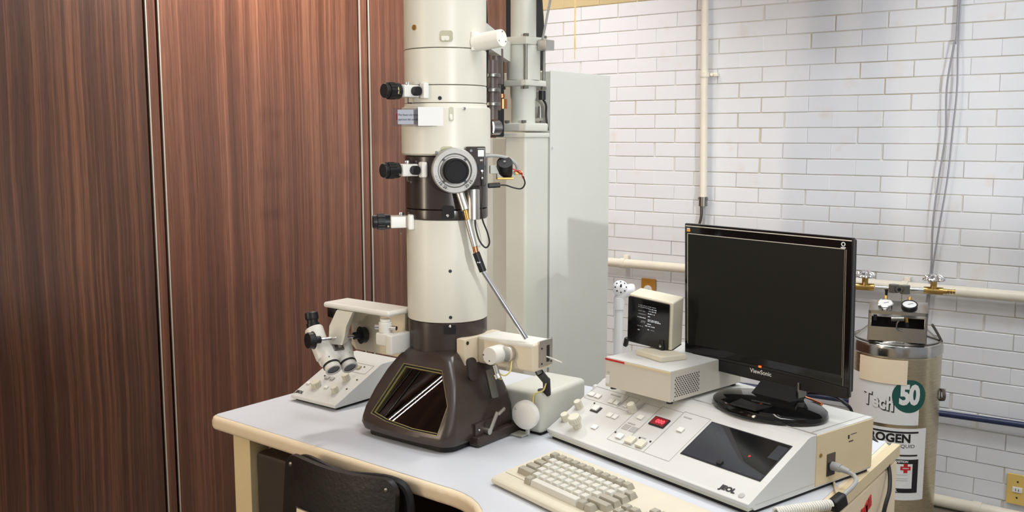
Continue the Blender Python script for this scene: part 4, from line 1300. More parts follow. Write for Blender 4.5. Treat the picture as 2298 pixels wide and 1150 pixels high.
b = MB(); knob_fluted(b, S @ Matrix.Translation((0.052, 0.030, 0)), 0.0095, 0.015); kn = part('knob', b, 'knob_cream', con)
b = MB(); knob_fluted(b, S @ Matrix.Translation((0.052, 0.030, 0.0150)), 0.0140, 0.014, 18); part('upper_knob', b, 'knob_cream', kn)
b = MB(); b.lathe([(0.0142, 0), (0.0142, 0.0012), (0, 0.0012)], 28, S @ Matrix.Translation((0.052, 0.030, 0.0146))); part('knob_ring', b, 'olive', kn)
for u, s, r, h in ((0.006, 0.038, 0.0095, 0.016), (0.005, 0.082, 0.0090, 0.018), (0.139, 0.119, 0.0092, 0.020)):
    b = MB(); knob_fluted(b, S @ Matrix.Translation((u, s, 0)), r, h); part('knob', b, 'knob_cream', con)
for u, s, w, h, hh in ((0.000, 0.128, 0.018, 0.012, 3), (0.020, 0.128, 0.017, 0.012, 3), (0.066, 0.126, 0.014, 0.012, 3), (0.082, 0.126, 0.014, 0.012, 3), (0.110, 0.127, 0.014, 0.012, 3),
                       (0.097, 0.088, 0.014, 0.013, 3), (0.113, 0.088, 0.013, 0.013, 3), (0.092, 0.044, 0.015, 0.012, 3), (0.171, 0.108, 0.015, 0.012, 3.5), (0.170, 0.043, 0.016, 0.014, 4),
                       (0.203, 0.042, 0.020, 0.019, 6), (0.232, 0.042, 0.020, 0.019, 6), (0.282, 0.109, 0.014, 0.012, 4)):
    b = MB(); b.box((0, 0, 0), (w, h, hh * 0.001), 0.0012, S @ Matrix.Translation((u, s, hh * 0.0005))); part('button', b, 'button_white' if hh < 5 else 'knob_cream', con)
b = MB(); b.box((0, 0, 0), (0.024, 0.018, 0.0016), 0.0004, S @ Matrix.Translation((0.050, 0.091, 0.0006))); bf = part('framed_button', b, 'print_black', con)
b = MB(); b.box((0, 0, 0), (0.016, 0.014, 0.005), 0.001, S @ Matrix.Translation((0.049, 0.0925, 0.0025))); part('button_cap', b, 'button_white', bf)
for u, s, w, h in ((0.161, 0.072, 0.017, 0.015), (0.182, 0.072, 0.017, 0.015), (0.165, 0.085, 0.02, 0.003), (0.06, 0.146, 0.03, 0.003), (0.27, 0.146, 0.02, 0.003), (0.222, 0.060, 0.012, 0.003)):
    b = MB(); b.box((0, 0, 0), (w, h, 0.0006), 0, S @ Matrix.Translation((u, s, 0.0003))); part('printed_label', b, 'print_grey', con)
for u, s in ((0.150, 0.050), (0.214, 0.057), (0.244, 0.057), (0.030, 0.106)):
    b = MB(); b.cyl(S @ Vector((u, s, 0)), S @ Vector((u, s, 0.0012)), 0.0021, seg=12); part('indicator_lamp', b, 'print_black', con)
b = MB()


def rect_line(u0, s0, u1, s1, w=0.0008):
    for a, c, d, e_ in ((u0, s0, u1, s0 + w), (u0, s1 - w, u1, s1), (u0, s0, u0 + w, s1), (u1 - w, s0, u1, s1)):
        b.box((0, 0, 0), (d - a, e_ - c, 0.0003), 0, S @ Matrix.Translation(((a + d) / 2, (c + e_) / 2, 0.00015)))


rect_line(-0.012, 0.113, 0.093, 0.156)
rect_line(0.093, 0.113, 0.126, 0.156)
rect_line(0.146, 0.026, 0.192, 0.150)
rect_line(0.192, 0.026, 0.251, 0.156)
rect_line(0.251, 0.026, 0.320, 0.160)
part('printed_frame', b, 'print_grey', con)
# red numeric readout
b = MB(); b.box((0, 0, 0), (0.041, 0.026, 0.004), 0.001, S @ Matrix.Translation((0.222, 0.111, 0.001))); rd = part('readout', b, 'print_black', con, label='red numeric readout')
b = MB(); b.box((0, 0, 0), (0.036, 0.021, 0.0006), 0, S @ Matrix.Translation((0.222, 0.111, 0.0032))); part('readout_window', b, 'red_display', rd)
text_part('digits', '000', 0.0145, 'red_digit', rd, S @ Matrix.Translation((0.225, 0.1105, 0.0037)), bold=0.0004, spacing=1.05)
# sunken disk bay with smoked flap, dark corner painted as the monitor's reflection
b = MB(); b.box((0, 0, 0), (0.190, 0.1015, 0.0012), 0, S @ Matrix.Translation((0.4215, 0.104, 0.0002))); bay = part('disk_bay', b, 'print_black', con)
b = MB(); b.prism([(0.329, 0.0555), (0.5145, 0.0555), (0.5145, 0.066), (0.452, 0.081), (0.352, 0.1525), (0.329, 0.1525)], 0.0006, 0.0014, S); part('bay_flap', b, 'smoke', bay)
b = MB(); b.prism([(0.459, 0.0838), (0.5145, 0.0700), (0.5145, 0.1525), (0.372, 0.1525)], 0.0002, 0.0011, S); part('bay_reflection', b, 'black_gloss', bay)
b = MB(); b.box((0, 0, 0), (0.022, 0.036, 0.0012), 0, S @ Matrix.Translation((0.503, 0.128, 0.0008))); part('bay_notch', b, 'smoke', bay)
b = MB(); b.cyl(S @ Vector((0.459, 0.100, 0.001)), S @ Vector((0.459, 0.100, 0.0016)), 0.0028, seg=12); part('bay_mark', b, 'red', bay)
b = MB(); b.box((0, 0, 0), (0.012, 0.010, 0.006), 0.0015, S @ Matrix.Translation((0.419, 0.062, 0.003))); part('flap_latch', b, 'black', bay)
text_part('logo', 'JEOL', 0.0145, 'print_black', con, S @ Matrix.Translation((0.4745, 0.0130, 0.0006)), bold=0.0008, spacing=0.98, xscale=1.12)
b = MB(); b.lathe([(0.0058, 0), (0.0058, 0.0008), (0.0048, 0.0012), (0, 0.0012)], 24, S @ Matrix.Translation((0.507, 0.0105, 0))); part('blank_plug', b, 'print_grey', con)
# side cover: marking, mains socket
sm = frame((UR + 0.0019, 0, 0), (0, 1, 0), (0, 0, 1))
b = MB(); b.box((0, 0, 0), (0.005, 0.0075, 0.0004), rot=sm @ Matrix.Translation((0.303, 0.086, 0))); part('marking', b, 'print_black', con)
b = MB(); b.box((0, 0, 0), (0.020, 0.0012, 0.0004), rot=sm @ Matrix.Translation((0.319, 0.0895, 0))); part('marking_line', b, 'print_black', con)
b = MB(); b.box((0, 0, 0), (0.014, 0.0026, 0.0004), rot=sm @ Matrix.Translation((0.311, 0.0765, 0))); part('marking', b, 'brown_mid', con)
b = MB(); b.box((0, 0, 0), (0.026, 0.043, 0.002), 0.0006, sm @ Matrix.Translation((0.248, 0.044, 0.0002))); sk = part('mains_socket', b, 'brown_mid', con)
b = MB(); b.box((0, 0, 0), (0.020, 0.026, 0.001), 0, sm @ Matrix.Translation((0.247, 0.036, 0.0015))); part('socket_hole', b, 'print_black', sk)

# ================================================================== KEYBOARD
kb = thing('keyboard', 'cream computer keyboard with grey and white keys lying before the console', 'keyboard', (-1.082, 1.360, DZ), CY)
KW, KD = 0.486, 0.168
kp = [(0.004, 0.002), (0.0, 0.006), (0.0, 0.0125), (0.004, 0.0155), (0.034, 0.0205), (0.150, 0.0360), (0.163, 0.0360), (0.168, 0.033), (0.168, 0.002)]
b = MB(); b.prism(kp, 0, KW, XZ, bev=0.0015); part('case', b, 'kb_body', kb, angle=25)
b = MB(); b.box((KW / 2, 0.0303, 0.0199), (KW - 0.012, 0.0012, 0.0012), 0); part('groove', b, 'olive', kb)
KA = math.degrees(math.atan2(0.0155, 0.116))
KS = Matrix.Translation((0, 0.034, 0.0205)) @ Matrix.Rotation(R(KA), 4, 'X')
PITCH_K = 0.01905
key_cache = {}


def key_mesh(w, h, tall, mat):
    k = (round(w, 3), round(h, 3), tall, mat)
    if k not in key_cache:
        b = MB()
        W, H = w * PITCH_K - 0.0012, h * PITCH_K - 0.0012
        tb = bmesh.new()
        lo = [tb.verts.new(p) for p in ((-W / 2, -H / 2, 0), (W / 2, -H / 2, 0), (W / 2, H / 2, 0), (-W / 2, H / 2, 0))]
        md_ = [tb.verts.new(p) for p in ((-W / 2 + 0.0024, -H / 2 + 0.0020, tall - 0.0008), (W / 2 - 0.0024, -H / 2 + 0.0020, tall - 0.0008), (W / 2 - 0.0024, H / 2 - 0.0032, tall - 0.0008), (-W / 2 + 0.0024, H / 2 - 0.0032, tall - 0.0008))]
        hi = [tb.verts.new((v.co.x * 0.9 if h == 1 and w < 1.6 else v.co.x - math.copysign(0.0008, v.co.x), v.co.y + (0.0006 if v.co.y < 0 else -0.0006), tall)) for v in md_]
        ctr = None
        for A, B in ((lo, md_), (md_, hi)):
            for i in range(4):
                tb.faces.new((A[i], A[(i + 1) % 4], B[(i + 1) % 4], B[i]))
        tb.faces.new(list(reversed(lo)))
        tb.faces.new(hi)
        b._merge(tb)
        me = b.mesh('key', angle=30)
        me.materials.append(M[mat])
        key_cache[k] = me
    return key_cache[k]


def key(u, s, w=1.0, h=1.0, grey=False):
    me = key_mesh(w, h, 0.0115, 'key_grey' if grey else 'key_light')
    o = bpy.data.objects.new('key', me)
    COL.objects.link(o)
    o.parent = kb
    o.matrix_local = KS @ Matrix.Translation((u, s, 0.0))


U0, S0 = 0.0245, -0.0012
rows = [
    (0, [(2.3, -1), (1.0, 1), (6.7, 0), (1.0, 1), (1.0, 1)]),
    (1, [(2.25, 1)] + [(1, 0)] * 8 + [(2.75, 1)]),
    (2, [(1.75, 1)] + [(1, 0)] * 9 + [(2.25, 1)]),
    (3, [(1.5, 1)] + [(1, 0)] * 10 + [(1.5, 1)]),
    (4, [(1, 1)] + [(1, 0)] * 11 + [(1, 1)]),
]
for r_, keys in rows:
    x = 0.0
    for w, g in keys:
        if g >= 0:
            key(U0 + (x + w / 2) * PITCH_K, S0 + r_ * PITCH_K, w, 1, g == 1)
        x += w
sF = S0 + 5.12 * PITCH_K
for x in (0, 1.15, 2.15, 3.15, 4.15, 5.15, 6.5, 7.5, 8.5, 9.5, 10.5):
    key(U0 + (x + 0.5) * PITCH_K, sF, 1, 1, True)
for x in (13.6, 14.6, 16.1, 17.1, 18.1, 19.1, 20.6, 21.6):
    for r_ in range(4):
        if r_ == 3 and x < 15 or x > 20 and r_ > 2:
            continue
        key(U0 + (x + 0.5) * PITCH_K, S0 + r_ * PITCH_K, 1, 1, True)

# ================================================================== EQUIPMENT BOX on the console
CT = DZ + 0.110
eb = thing('power_supply_box', 'warm grey equipment box with perforated side standing on the console', 'box', (-1.062, 1.733, CT), -11.0)
EW, ED, EH = 0.178, 0.245, 0.070
b = MB(); b.span((0, 0, 0.006), (EW, ED, EH), 0.0015); part('case', b, 'box_grey', eb)
b = MB(); b.span((0.0005, 0.0005, EH - 0.0012), (EW - 0.0005, ED - 0.0005, EH + 0.0006), 0.0004); part('lid', b, 'box_top', eb)
for x in (0.012, EW - 0.012):
    for y in (0.014, ED - 0.014):
        b = MB(); b.cyl((x, y, 0.0), (x, y, 0.0065), 0.007, seg=14); part('foot', b, 'black', eb)
b = MB(); b.span((0.0, -0.0012, EH - 0.0055), (0.055, 0.0004, EH - 0.0015)); part('stripe', b, 'red', eb, label='thin red stripe')
b = MB(); b.span((0.055, -0.0010, EH - 0.0055), (EW, 0.0004, EH - 0.0015)); part('stripe', b, 'tan_panel', eb)
b = MB(); b.span((0.004, -0.004, 0.014), (0.014, 0.001, 0.032), 0.001); part('switch', b, 'button_white', eb)
b = MB(); b.span((0.006, -0.002, 0.036), (0.012, 0.001, 0.041), 0.0006); part('switch_label', b, 'print_grey', eb)
b = MB()
for k in range(10):
    for q in range(11):
        y, z = 0.016 + q * 0.0074 + (0.0037 if k % 2 else 0), 0.016 + k * 0.0043
        b.cyl((EW - 0.001, y, z), (EW + 0.0003, y, z), 0.0017, seg=8)
vh = part('vent_hole', b, 'print_black', eb)
vh['kind'] = 'stuff'
b = MB(); b.cyl((EW, 0.012, 0.009), (EW + 0.0006, 0.012, 0.009), 0.0012, seg=8); part('screw', b, 'print_black', eb)

# ================================================================== SMALL READOUT SCREEN on the box
BT = CT + EH + 0.0006
ro = thing('small_display', 'small square dark readout screen in a cream case on the equipment box', 'display', (-0.956, 1.796, BT), -22.0)
b = MB(); b.prism([(-0.057, -0.030), (0.029, -0.030), (0.036, 0.034), (-0.064, 0.034)], 0, 0.012, bev=0.002); part('foot_plate', b, 'kb_body', ro)
b = MB(); b.span((-0.040, 0.010, 0.011), (-0.016, 0.036, 0.036), 0.003); part('tilt_bracket', b, 'black', ro)
b = MB(); b.cyl((-0.022, 0.0085, 0.022), (-0.022, 0.0105, 0.022), 0.0035, seg=14); part('bracket_screw', b, 'chrome', ro)
DT = Matrix.Translation((-0.046, -0.001, 0.071)) @ Matrix.Rotation(R(22), 4, 'Z') @ Matrix.Rotation(R(8.5), 4, 'X') @ Matrix.Rotation(R(5.5), 4, 'Y')
w_, h_ = 0.108, 0.111
b = MB(); b.box((0, 0.026, 0.0), (w_, 0.050, h_), 0.004, None, 3); part('case', b, 'kb_body', ro, xf=DT)
b = MB(); b.prism(rrect(w_ - 0.008, h_ - 0.005, 0.004, cx=-0.0035, cy=-0.002), 0, 0.004, frame((0, 0.0016, 0), (1, 0, 0), (0, 0, 1))); gl = part('screen', b, 'black_gloss', ro, xf=DT)
b = MB(); b.box((0.0, 0.026, -0.056), (w_ * 0.98, 0.049, 0.003), 0.001); part('bottom_plate', b, 'black', ro, xf=DT)
TF = DT @ frame((0, -0.0026, 0), (1, 0, 0), (0, 0, 1))
rr = random.Random(11)
bl, bd_ = MB(), MB()
rows_ = [(0.036, -0.024, 0.018, 0), (0.032, -0.024, 0.000, 0), (0.031, 0.002, 0.018, 1), (0.026, 0.002, 0.020, 1), (0.023, -0.024, -0.008, 0), (0.020, 0.0, 0.016, 1), (0.016, -0.024, -0.006, 0), (0.0135, 0.0, 0.003, 1),
         (0.008, -0.025, -0.009, 1), (0.006, 0.0, 0.026, 1), (0.003, 0.0, 0.028, 1), (0.000, -0.016, -0.006, 0), (-0.003, -0.017, -0.009, 0), (-0.004, -0.001, 0.006, 1), (-0.009, -0.006, 0.015, 1), (-0.0125, -0.025, -0.014, 0), (-0.017, 0.000, 0.004, 1), (-0.017, 0.008, 0.016, 0), (-0.022, -0.024, -0.022, 1)]
for z, x0, x1, br_ in rows_:
    x = x0
    while x < x1 + 0.001:
        l = rr.choice((0.0012, 0.0018, 0.0026))
        (bl if br_ else bd_).box((0, 0, 0), (l, 0.0019, 0.0002), 0, TF @ Matrix.Translation((x + l / 2 - 0.004, z, 0)))
        x += l + rr.choice((0.0007, 0.0012, 0.0022))
o = part('screen_text', bl, 'text_glow', gl); o['kind'] = 'stuff'
o = part('screen_text', bd_, 'text_dim', gl); o['kind'] = 'stuff'
text_part('logo', 'JEOL', 0.0075, 'text_glow', ro, TF @ Matrix.Translation((0.031, -0.0475, 0.0001)), bold=0.0005)
# loose plug and lead hanging behind the small screen
b = MB(); b.box((0, 0, 0), (0.009, 0.010, 0.022), 0.002, Matrix.Translation((-1.075, 1.842, BT + 0.0125)) @ Euler((0.2, 0.3, 0)).to_matrix().to_4x4()); b.tube([(-1.071, 1.845, BT + 0.022), (-1.06, 1.85, BT + 0.035), (-1.04, 1.85, BT + 0.045)], 0.0025, 6)
solo('cable_plug', b, 'black', 'small black plug left of the small display on the equipment box', 'plug', (-1.075, 1.842, BT))

# ================================================================== WHITE PERFORATED TUBE
tube = thing('vent_tube', 'white plastic tube with a perforated round head behind the equipment box', 'tube', (-1.193, 2.0, DZ))
b = MB(); b.lathe([(0.022, 0.0), (0.022, 0.006), (0.0125, 0.010), (0.0115, 0.014)], 28); b.cyl((0, 0, 0.01), (0.004, 0, 0.238), 0.0118, 0.0105, seg=24); part('stem', b, 'white_plastic', tube)
b = MB(); b.cyl((0.004, 0, 0.232), (0.0045, 0, 0.262), 0.0138, seg=24, bev=0.002); b.tube([(0.004, 0, 0.258), (0.010, 0.004, 0.272), (0.020, 0.018, 0.278), (0.016, 0.022, 0.285)], [0.0125, 0.017], 20, 5); part('elbow', b, 'white_plastic', tube)
hm = frame((0.004, 0.004, 0.283), (0.80, 0.60, 0), (-0.22, 0.30, 0.93))
b = MB(); b.lathe([(0.0, -0.018), (0.013, -0.016), (0.0190, -0.006), (0.0200, 0.004), (0.0185, 0.011), (0.014, 0.0165), (0.008, 0.019), (0, 0.0195)], 32, hm); part('head', b, 'white_plastic', tube, angle=60)
b = MB()
for k in range(8):
    a = 2 * math.pi * k / 8
    b.sphere(hm @ Vector((math.cos(a) * 0.0128, math.sin(a) * 0.0128, 0.0158)), 0.0023, seg=10)
part('vent_hole', b, 'print_black', tube)
b = MB(); b.cyl(hm @ Vector((0, 0.001, 0.018)), hm @ Vector((0.0, 0.004, 0.026)), 0.0028, 0.002, seg=12); part('pin', b, 'black', tube)

# ================================================================== MONITOR
mo = thing('computer_monitor', 'wide black glossy flat screen monitor, switched off, on the console', 'monitor', (-0.715, 1.790, CT + 0.0004), -12.9)
b = MB()
ell = [(0.124 * math.cos(a), 0.086 * math.sin(a)) for a in [2 * math.pi * k / 48 for k in range(48)]]
b.loft([[Vector((x * k, y * k + 0.0, z)) for x, y in ell] for k, z in ((0.985, 0.0), (1.0, 0.004), (0.985, 0.012), (0.92, 0.018), (0.60, 0.023), (0.3, 0.026))])
base_o = part('base', b, 'black_gloss', mo, label='oval glossy black foot')
b = MB(); b.prism([(-0.030, -0.086), (0.030, -0.086), (0.046, 0.02), (-0.046, 0.02)], 0.0205, 0.0235, bev=0.0005); part('base_plate', b, 'black', base_o)
b = MB()
b.loft([[Vector(p) for p in s] for s in (
    [(-0.046, -0.004, 0.020), (0.046, -0.004, 0.020), (0.046, 0.050, 0.020), (-0.046, 0.050, 0.020)],
    [(-0.044, 0.018, 0.036), (0.044, 0.018, 0.036), (0.044, 0.070, 0.036), (-0.044, 0.070, 0.036)],
    [(-0.043, 0.052, 0.060), (0.043, 0.052, 0.060), (0.043, 0.090, 0.060), (-0.043, 0.090, 0.060)],
    [(-0.043, 0.072, 0.150), (0.043, 0.072, 0.150), (0.043, 0.098, 0.150), (-0.043, 0.098, 0.150)])])
part('neck', b, 'black', mo)
b = MB(); b.span((0.0435, 0.030, 0.028), (0.0475, 0.058, 0.060), 0.001); part('neck_trim', b, 'steel', mo)
MW, MH = 0.400, 0.311
MT = Matrix.Translation((-0.049, 0.033, 0.201)) @ Matrix.Rotation(R(2.0), 4, 'X')


def fpart(name, b, mat, parent, **k):
    return part(name, b, mat, parent, xf=MT, **k)


# frame: outer edge with a gently bowed lower lip
out = [(-MW / 2, MH / 2), (MW / 2, MH / 2), (MW / 2, -MH / 2 + 0.0), ]
low = [(MW / 2 - MW * k / 12, -MH / 2 + 0.010 * (1 - (2 * k / 12 - 1) ** 2) * -0.5 + 0.004) for k in range(0, 13)]
outer = [(-MW / 2, MH / 2), (MW / 2, MH / 2)] + low
fr = frame((0, 0, 0), (1, 0, 0), (0, 0, 1))          # local Z faces the viewer (-y)
SW0, SW1, SH0, SH1 = -MW / 2 + 0.0095, MW / 2 - 0.017, -MH / 2 + 0.0455, MH / 2 - 0.0225
b = MB(); b.prism(outer, -0.010, 0.0, fr, bev=0.002); panel = fpart('bezel', b, 'black_gloss', mo)
b = MB(); b.prism([(SW0, SH0), (SW1, SH0), (SW1, SH1), (SW0, SH1)], -0.002, 0.0006, fr); fpart('screen', b, 'screen', panel, label='dark matte screen')
b = MB(); b.prism([(-MW / 2 + 0.004, -MH / 2 + 0.01), (MW / 2 - 0.002, -MH / 2 + 0.012), (MW / 2 - 0.002, MH / 2 - 0.004), (-MW / 2 + 0.004, MH / 2 - 0.002)], -0.020, -0.009, fr, bev=0.003)
b.prism([(-0.13, -0.12), (0.12, -0.12), (0.10, 0.08), (-0.11, 0.08)], -0.055, -0.018, fr, bev=0.008); fpart('back_shell', b, 'black', mo)
b = MB()
b.prism([(-MW / 2 + 0.003, MH / 2 - 0.0062), (MW / 2 - 0.002, MH / 2 - 0.0062), (MW / 2 - 0.002, MH / 2 - 0.0042), (-MW / 2 + 0.003, MH / 2 - 0.0042)], -0.001, 0.0007, fr)
b.prism([(SW0 - 0.0012, SH1), (SW1 + 0.001, SH1), (SW1 + 0.001, SH1 + 0.0014), (SW0 - 0.0012, SH1 + 0.0014)], -0.001, 0.0009, fr)
b.prism([(SW0 - 0.0014, SH0), (SW0, SH0), (SW0, SH1), (SW0 - 0.0014, SH1)], -0.001, 0.0009, fr)
fpart('bright_edge', b, 'strip', panel)
b = MB(); b.prism([(SW1 + 0.004, SH0 - 0.02), (SW1 + 0.0055, SH0 - 0.02), (SW1 + 0.0055, SH1), (SW1 + 0.004, SH1)], -0.001, 0.0012, fr); b.prism([(SW1 + 0.001, SH0 - 0.004), (SW1 + 0.0022, SH0 - 0.004), (SW1 + 0.0022, SH1), (SW1 + 0.001, SH1)], -0.001, 0.001, fr); fpart('side_rib', b, 'steel', panel)
b = MB()
lip = [(-MW / 2 + 0.002, SH0 - 0.020)] + [(-MW / 2 + 0.002 + (MW - 0.004) * k / 16, SH0 - 0.020 - 0.012 * math.sin(math.pi * k / 16) * 0 - 0.006 * (abs(k / 16 - 0.5) * 2) ** 2 + 0.004) for k in range(17)]
lip += [(MW / 2 - 0.002, -MH / 2 + 0.004)] + [(MW / 2 - 0.002 - (MW - 0.004) * k / 12, -MH / 2 + 0.002 - 0.004 * (1 - (2 * k / 12 - 1) ** 2)) for k in range(13)]
b.prism(lip, -0.004, 0.0032, fr, bev=0.0008); fpart('lower_lip', b, 'black', panel)
text_part('logo', 'ViewSonic', 0.0125, 'label_white', panel, MT @ fr @ Matrix.Translation((0.003, SH0 - 0.0285, 0.0034)), bold=0.0002)
b = MB(); b.box((0, 0, 0), (0.007, 0.004, 0.001), 0.0004, fr @ Matrix.Translation((0.001, SH0 - 0.0165, 0.0034))); fpart('power_light', b, 'led_orange', panel, label='small orange power light')
b = MB(); b.prism(rrect(0.009, 0.006, 0.001, cx=-MW / 2 + 0.011, cy=MH / 2 - 0.0145), 0, 0.0008, fr); fpart('corner_badge', b, 'amber', panel)
b = MB()
for dx in (-0.003, 0.0, 0.003):
    b.sphere(fr @ Vector((-MW / 2 + 0.011 + dx, MH / 2 - 0.0108, 0.0008)), 0.0011, seg=8)
fpart('badge_birds', b, 'label_white', panel)
b = MB(); b.lathe([(0.0028, 0), (0.0042, 0), (0.0042, 0.0008), (0.0028, 0.0008)], 20, fr @ Matrix.Translation((MW / 2 - 0.019, MH / 2 - 0.013, 0)), closed=True); b.box((0, 0, 0), (0.010, 0.002, 0.0006), 0, fr @ Matrix.Translation((MW / 2 - 0.019, MH / 2 - 0.0195, 0.0004))); fpart('corner_mark', b, 'label_white', panel)

# ================================================================== NITROGEN CYLINDER
TR = 0.146
tk = thing('nitrogen_cylinder', 'stainless steel liquid nitrogen cylinder with white labels standing by the brick wall', 'gas cylinder', (-0.900, 3.380, 0), 14.9)
b = MB(); b.lathe([(0.135, 0.0), (TR - 0.004, 0.004), (TR, 0.02), (TR, 0.668), (TR - 0.001, 0.672)], 96); part('body', b, 'tank_steel', tk, angle=40)
b = MB(); b.lathe([(TR + 0.0005, 0.672), (TR + 0.003, 0.676), (TR + 0.003, 0.700), (TR, 0.711), (TR - 0.012, 0.718), (0.085, 0.760), (0.055, 0.775), (0.0, 0.776)], 96); part('shoulder', b, 'plate_steel', tk, angle=30)
b = MB(); b.lathe([(TR - 0.006, 0.7165), (TR - 0.004, 0.7185), (TR - 0.006, 0.720), (TR - 0.008, 0.7185)], 72, None, True); part('seam', b, 'steel', tk)
b = MB(); b.cyl((0, 0, 0.77), (0, 0, 0.83), 0.036, seg=32); part('neck', b, 'steel', tk)


def arc_patch(a0, a1, z0, z1, r, th=0.0004, n=None, round_=0.0):
    """label bent round the cylinder; angles in degrees from the viewer's side (local -y), positive to the right"""
    mb = MB()
    n = n or max(2, int(abs(a1 - a0) / 4))
    tb = bmesh.new()
    cols = []
    for k in range(n + 1):
        a = R(a0 + (a1 - a0) * k / n)
        d = Vector((math.sin(a), -math.cos(a), 0))
        cols.append([tb.verts.new(d * rr_ + Vector((0, 0, z))) for rr_, z in ((r, z0), (r + th, z0), (r + th, z1), (r, z1))])
    for A_, B_ in zip(cols[:-1], cols[1:]):
        for s in range(4):
            tb.faces.new((A_[s], B_[s], B_[(s + 1) % 4], A_[(s + 1) % 4]))
    tb.faces.new(list(reversed(cols[0])))
    tb.faces.new(cols[-1])
    bmesh.ops.recalc_face_normals(tb, faces=tb.faces)
    return mb._merge(tb)


def bend(me, a, z, r, slope=0.0):
    tb = bmesh.new()
    tb.from_mesh(me)
    for _ in range(4):                    # fine enough to follow the curve
        es = [e for e in tb.edges if abs(e.verts[0].co.x - e.verts[1].co.x) > 0.010]
        if not es:
            break
        bmesh.ops.subdivide_edges(tb, edges=es, cuts=1)
        bmesh.ops.triangulate(tb, faces=[f for f in tb.faces if len(f.verts) > 3])
    tb.to_mesh(me)
    tb.free()
    for v in me.vertices:
        ang = R(a) + v.co.x / r
        v.co = Vector((math.sin(ang) * r, -math.cos(ang) * r, z + v.co.y + v.co.x * slope))
    me.update()
    return me


lb = part('brand_label', arc_patch(-88, 14, 0.446, 0.604, TR), 'label_white', tk, label='white label reading Tech 50')
part('label_corner', arc_patch(14, 33, 0.446, 0.535, TR), 'label_white', lb)
# green disc
tb = bmesh.new()
cen = tb.verts.new((0, 0, 0))
prev = None
for q in (0.35, 0.7, 1.0):
    ring = [tb.verts.new((0.0560 * q * math.cos(2 * math.pi * k / 48), 0.0560 * q * math.sin(2 * math.pi * k / 48), 0)) for k in range(48)]
    for k in range(48):
        if prev is None:
            tb.faces.new((cen, ring[k], ring[(k + 1) % 48]))
        else:
            tb.faces.new((prev[k], ring[k], ring[(k + 1) % 48], prev[(k + 1) % 48]))
    prev = ring
me = bpy.data.meshes.new('disc'); tb.to_mesh(me); tb.free()
link('green_disc', bend(me, 19.5, 0.545, TR + 0.0009), 'label_green', lb)
me = text_data('50', 0.090, bold=0.0045, spacing=0.9, xscale=0.78)
link('number', bend(me, 19.5, 0.547, TR + 0.0018), 'label_white', lb)
for off, mt, rr2 in (((0.0022, -0.0024), 'print_black', 0.0012), ((0, 0), 'label_white', 0.0022)):
    me = text_data('Tech', 0.066, bold=0.0020 if off[0] == 0 else 0.0034, spacing=1.04, xscale=0.76)
    me.transform(Matrix.Translation((off[0], off[1], 0)))
    link('lettering', bend(me, -19.5, 0.520, TR + rr2, -0.14), mt, lb)
part('paper_tag', arc_patch(-49, 15, 0.584, 0.667, TR + 0.0026), 'paper', tk, label='blank cream paper tag')

lb2 = part('contents_label', arc_patch(-80, 46, 0.186, 0.434, TR), 'label_white', tk, label='white nitrogen hazard label')
for a0, a1, z0, z1, nm_ in ((-74, 34, 0.418, 0.424, 'label_rule'), (-74, 34, 0.339, 0.3445, 'label_rule'), (-74, 36, 0.212, 0.328, 'label_box')):
    part(nm_, arc_patch(a0, a1, z0, z1, TR + 0.0006), 'print_black', lb2)
part('label_field', arc_patch(-66, 28, 0.2275, 0.3125, TR + 0.0012), 'label_white', lb2)
for k, z in enumerate((0.275, 0.262, 0.255)):
    part('label_line', arc_patch(-50, 22, z, z + 0.0012, TR + 0.0017), 'print_grey', lb2)
me = text_data('NITROGEN', 0.0400, bold=0.0016, align='RIGHT', spacing=1.0)
link('lettering', bend(me, 24, 0.3990, TR + 0.0008), 'print_black', lb2)
me = text_data('REFRIGERATED LIQUID', 0.0165, align='RIGHT', spacing=1.02, xscale=1.15)
link('lettering', bend(me, 30, 0.3735, TR + 0.0008), 'print_black', lb2)
me = text_data('UN 1977', 0.0155, align='RIGHT')
link('lettering', bend(me, -22, 0.3565, TR + 0.0008), 'print_black', lb2)
me = text_data('KEEP IN UPRIGHT POSITION', 0.0105, bold=0.0004, align='RIGHT')
link('lettering', bend(me, 22, 0.3205, TR + 0.0014), 'label_white', lb2)
me = text_data('PRODUCT LABEL', 0.0115, bold=0.0004, align='RIGHT')
link('lettering', bend(me, 10, 0.2195, TR + 0.0014), 'label_white', lb2)
for a0, a1, z0, z1 in ((16.5, 21.5, 0.282, 0.314), (12.5, 25.5, 0.2915, 0.3045)):
    part('red_cross', arc_patch(a0, a1, z0, z1, TR + 0.0018, n=4), 'red', lb2)
part('cross_strip', arc_patch(15, 23, 0.2968, 0.2992, TR + 0.0024, n=3), 'label_white', lb2)

# carrying ring at the right
b = MB(); b.lathe([(0.0165, -0.005), (0.0215, -0.005), (0.0215, 0.005), (0.0165, 0.005)], 28, frame((0.151, -0.012, 0.530), (0.35, -0.94, 0), (0, 0, 1)), True); part('carry_ring', b, 'brown_mid', tk)
b = MB(); b.cyl((0.158, -0.014, 0.512), (0.158, -0.014, 0.552), 0.0042, seg=12); part('carry_pin', b, 'chrome', tk)

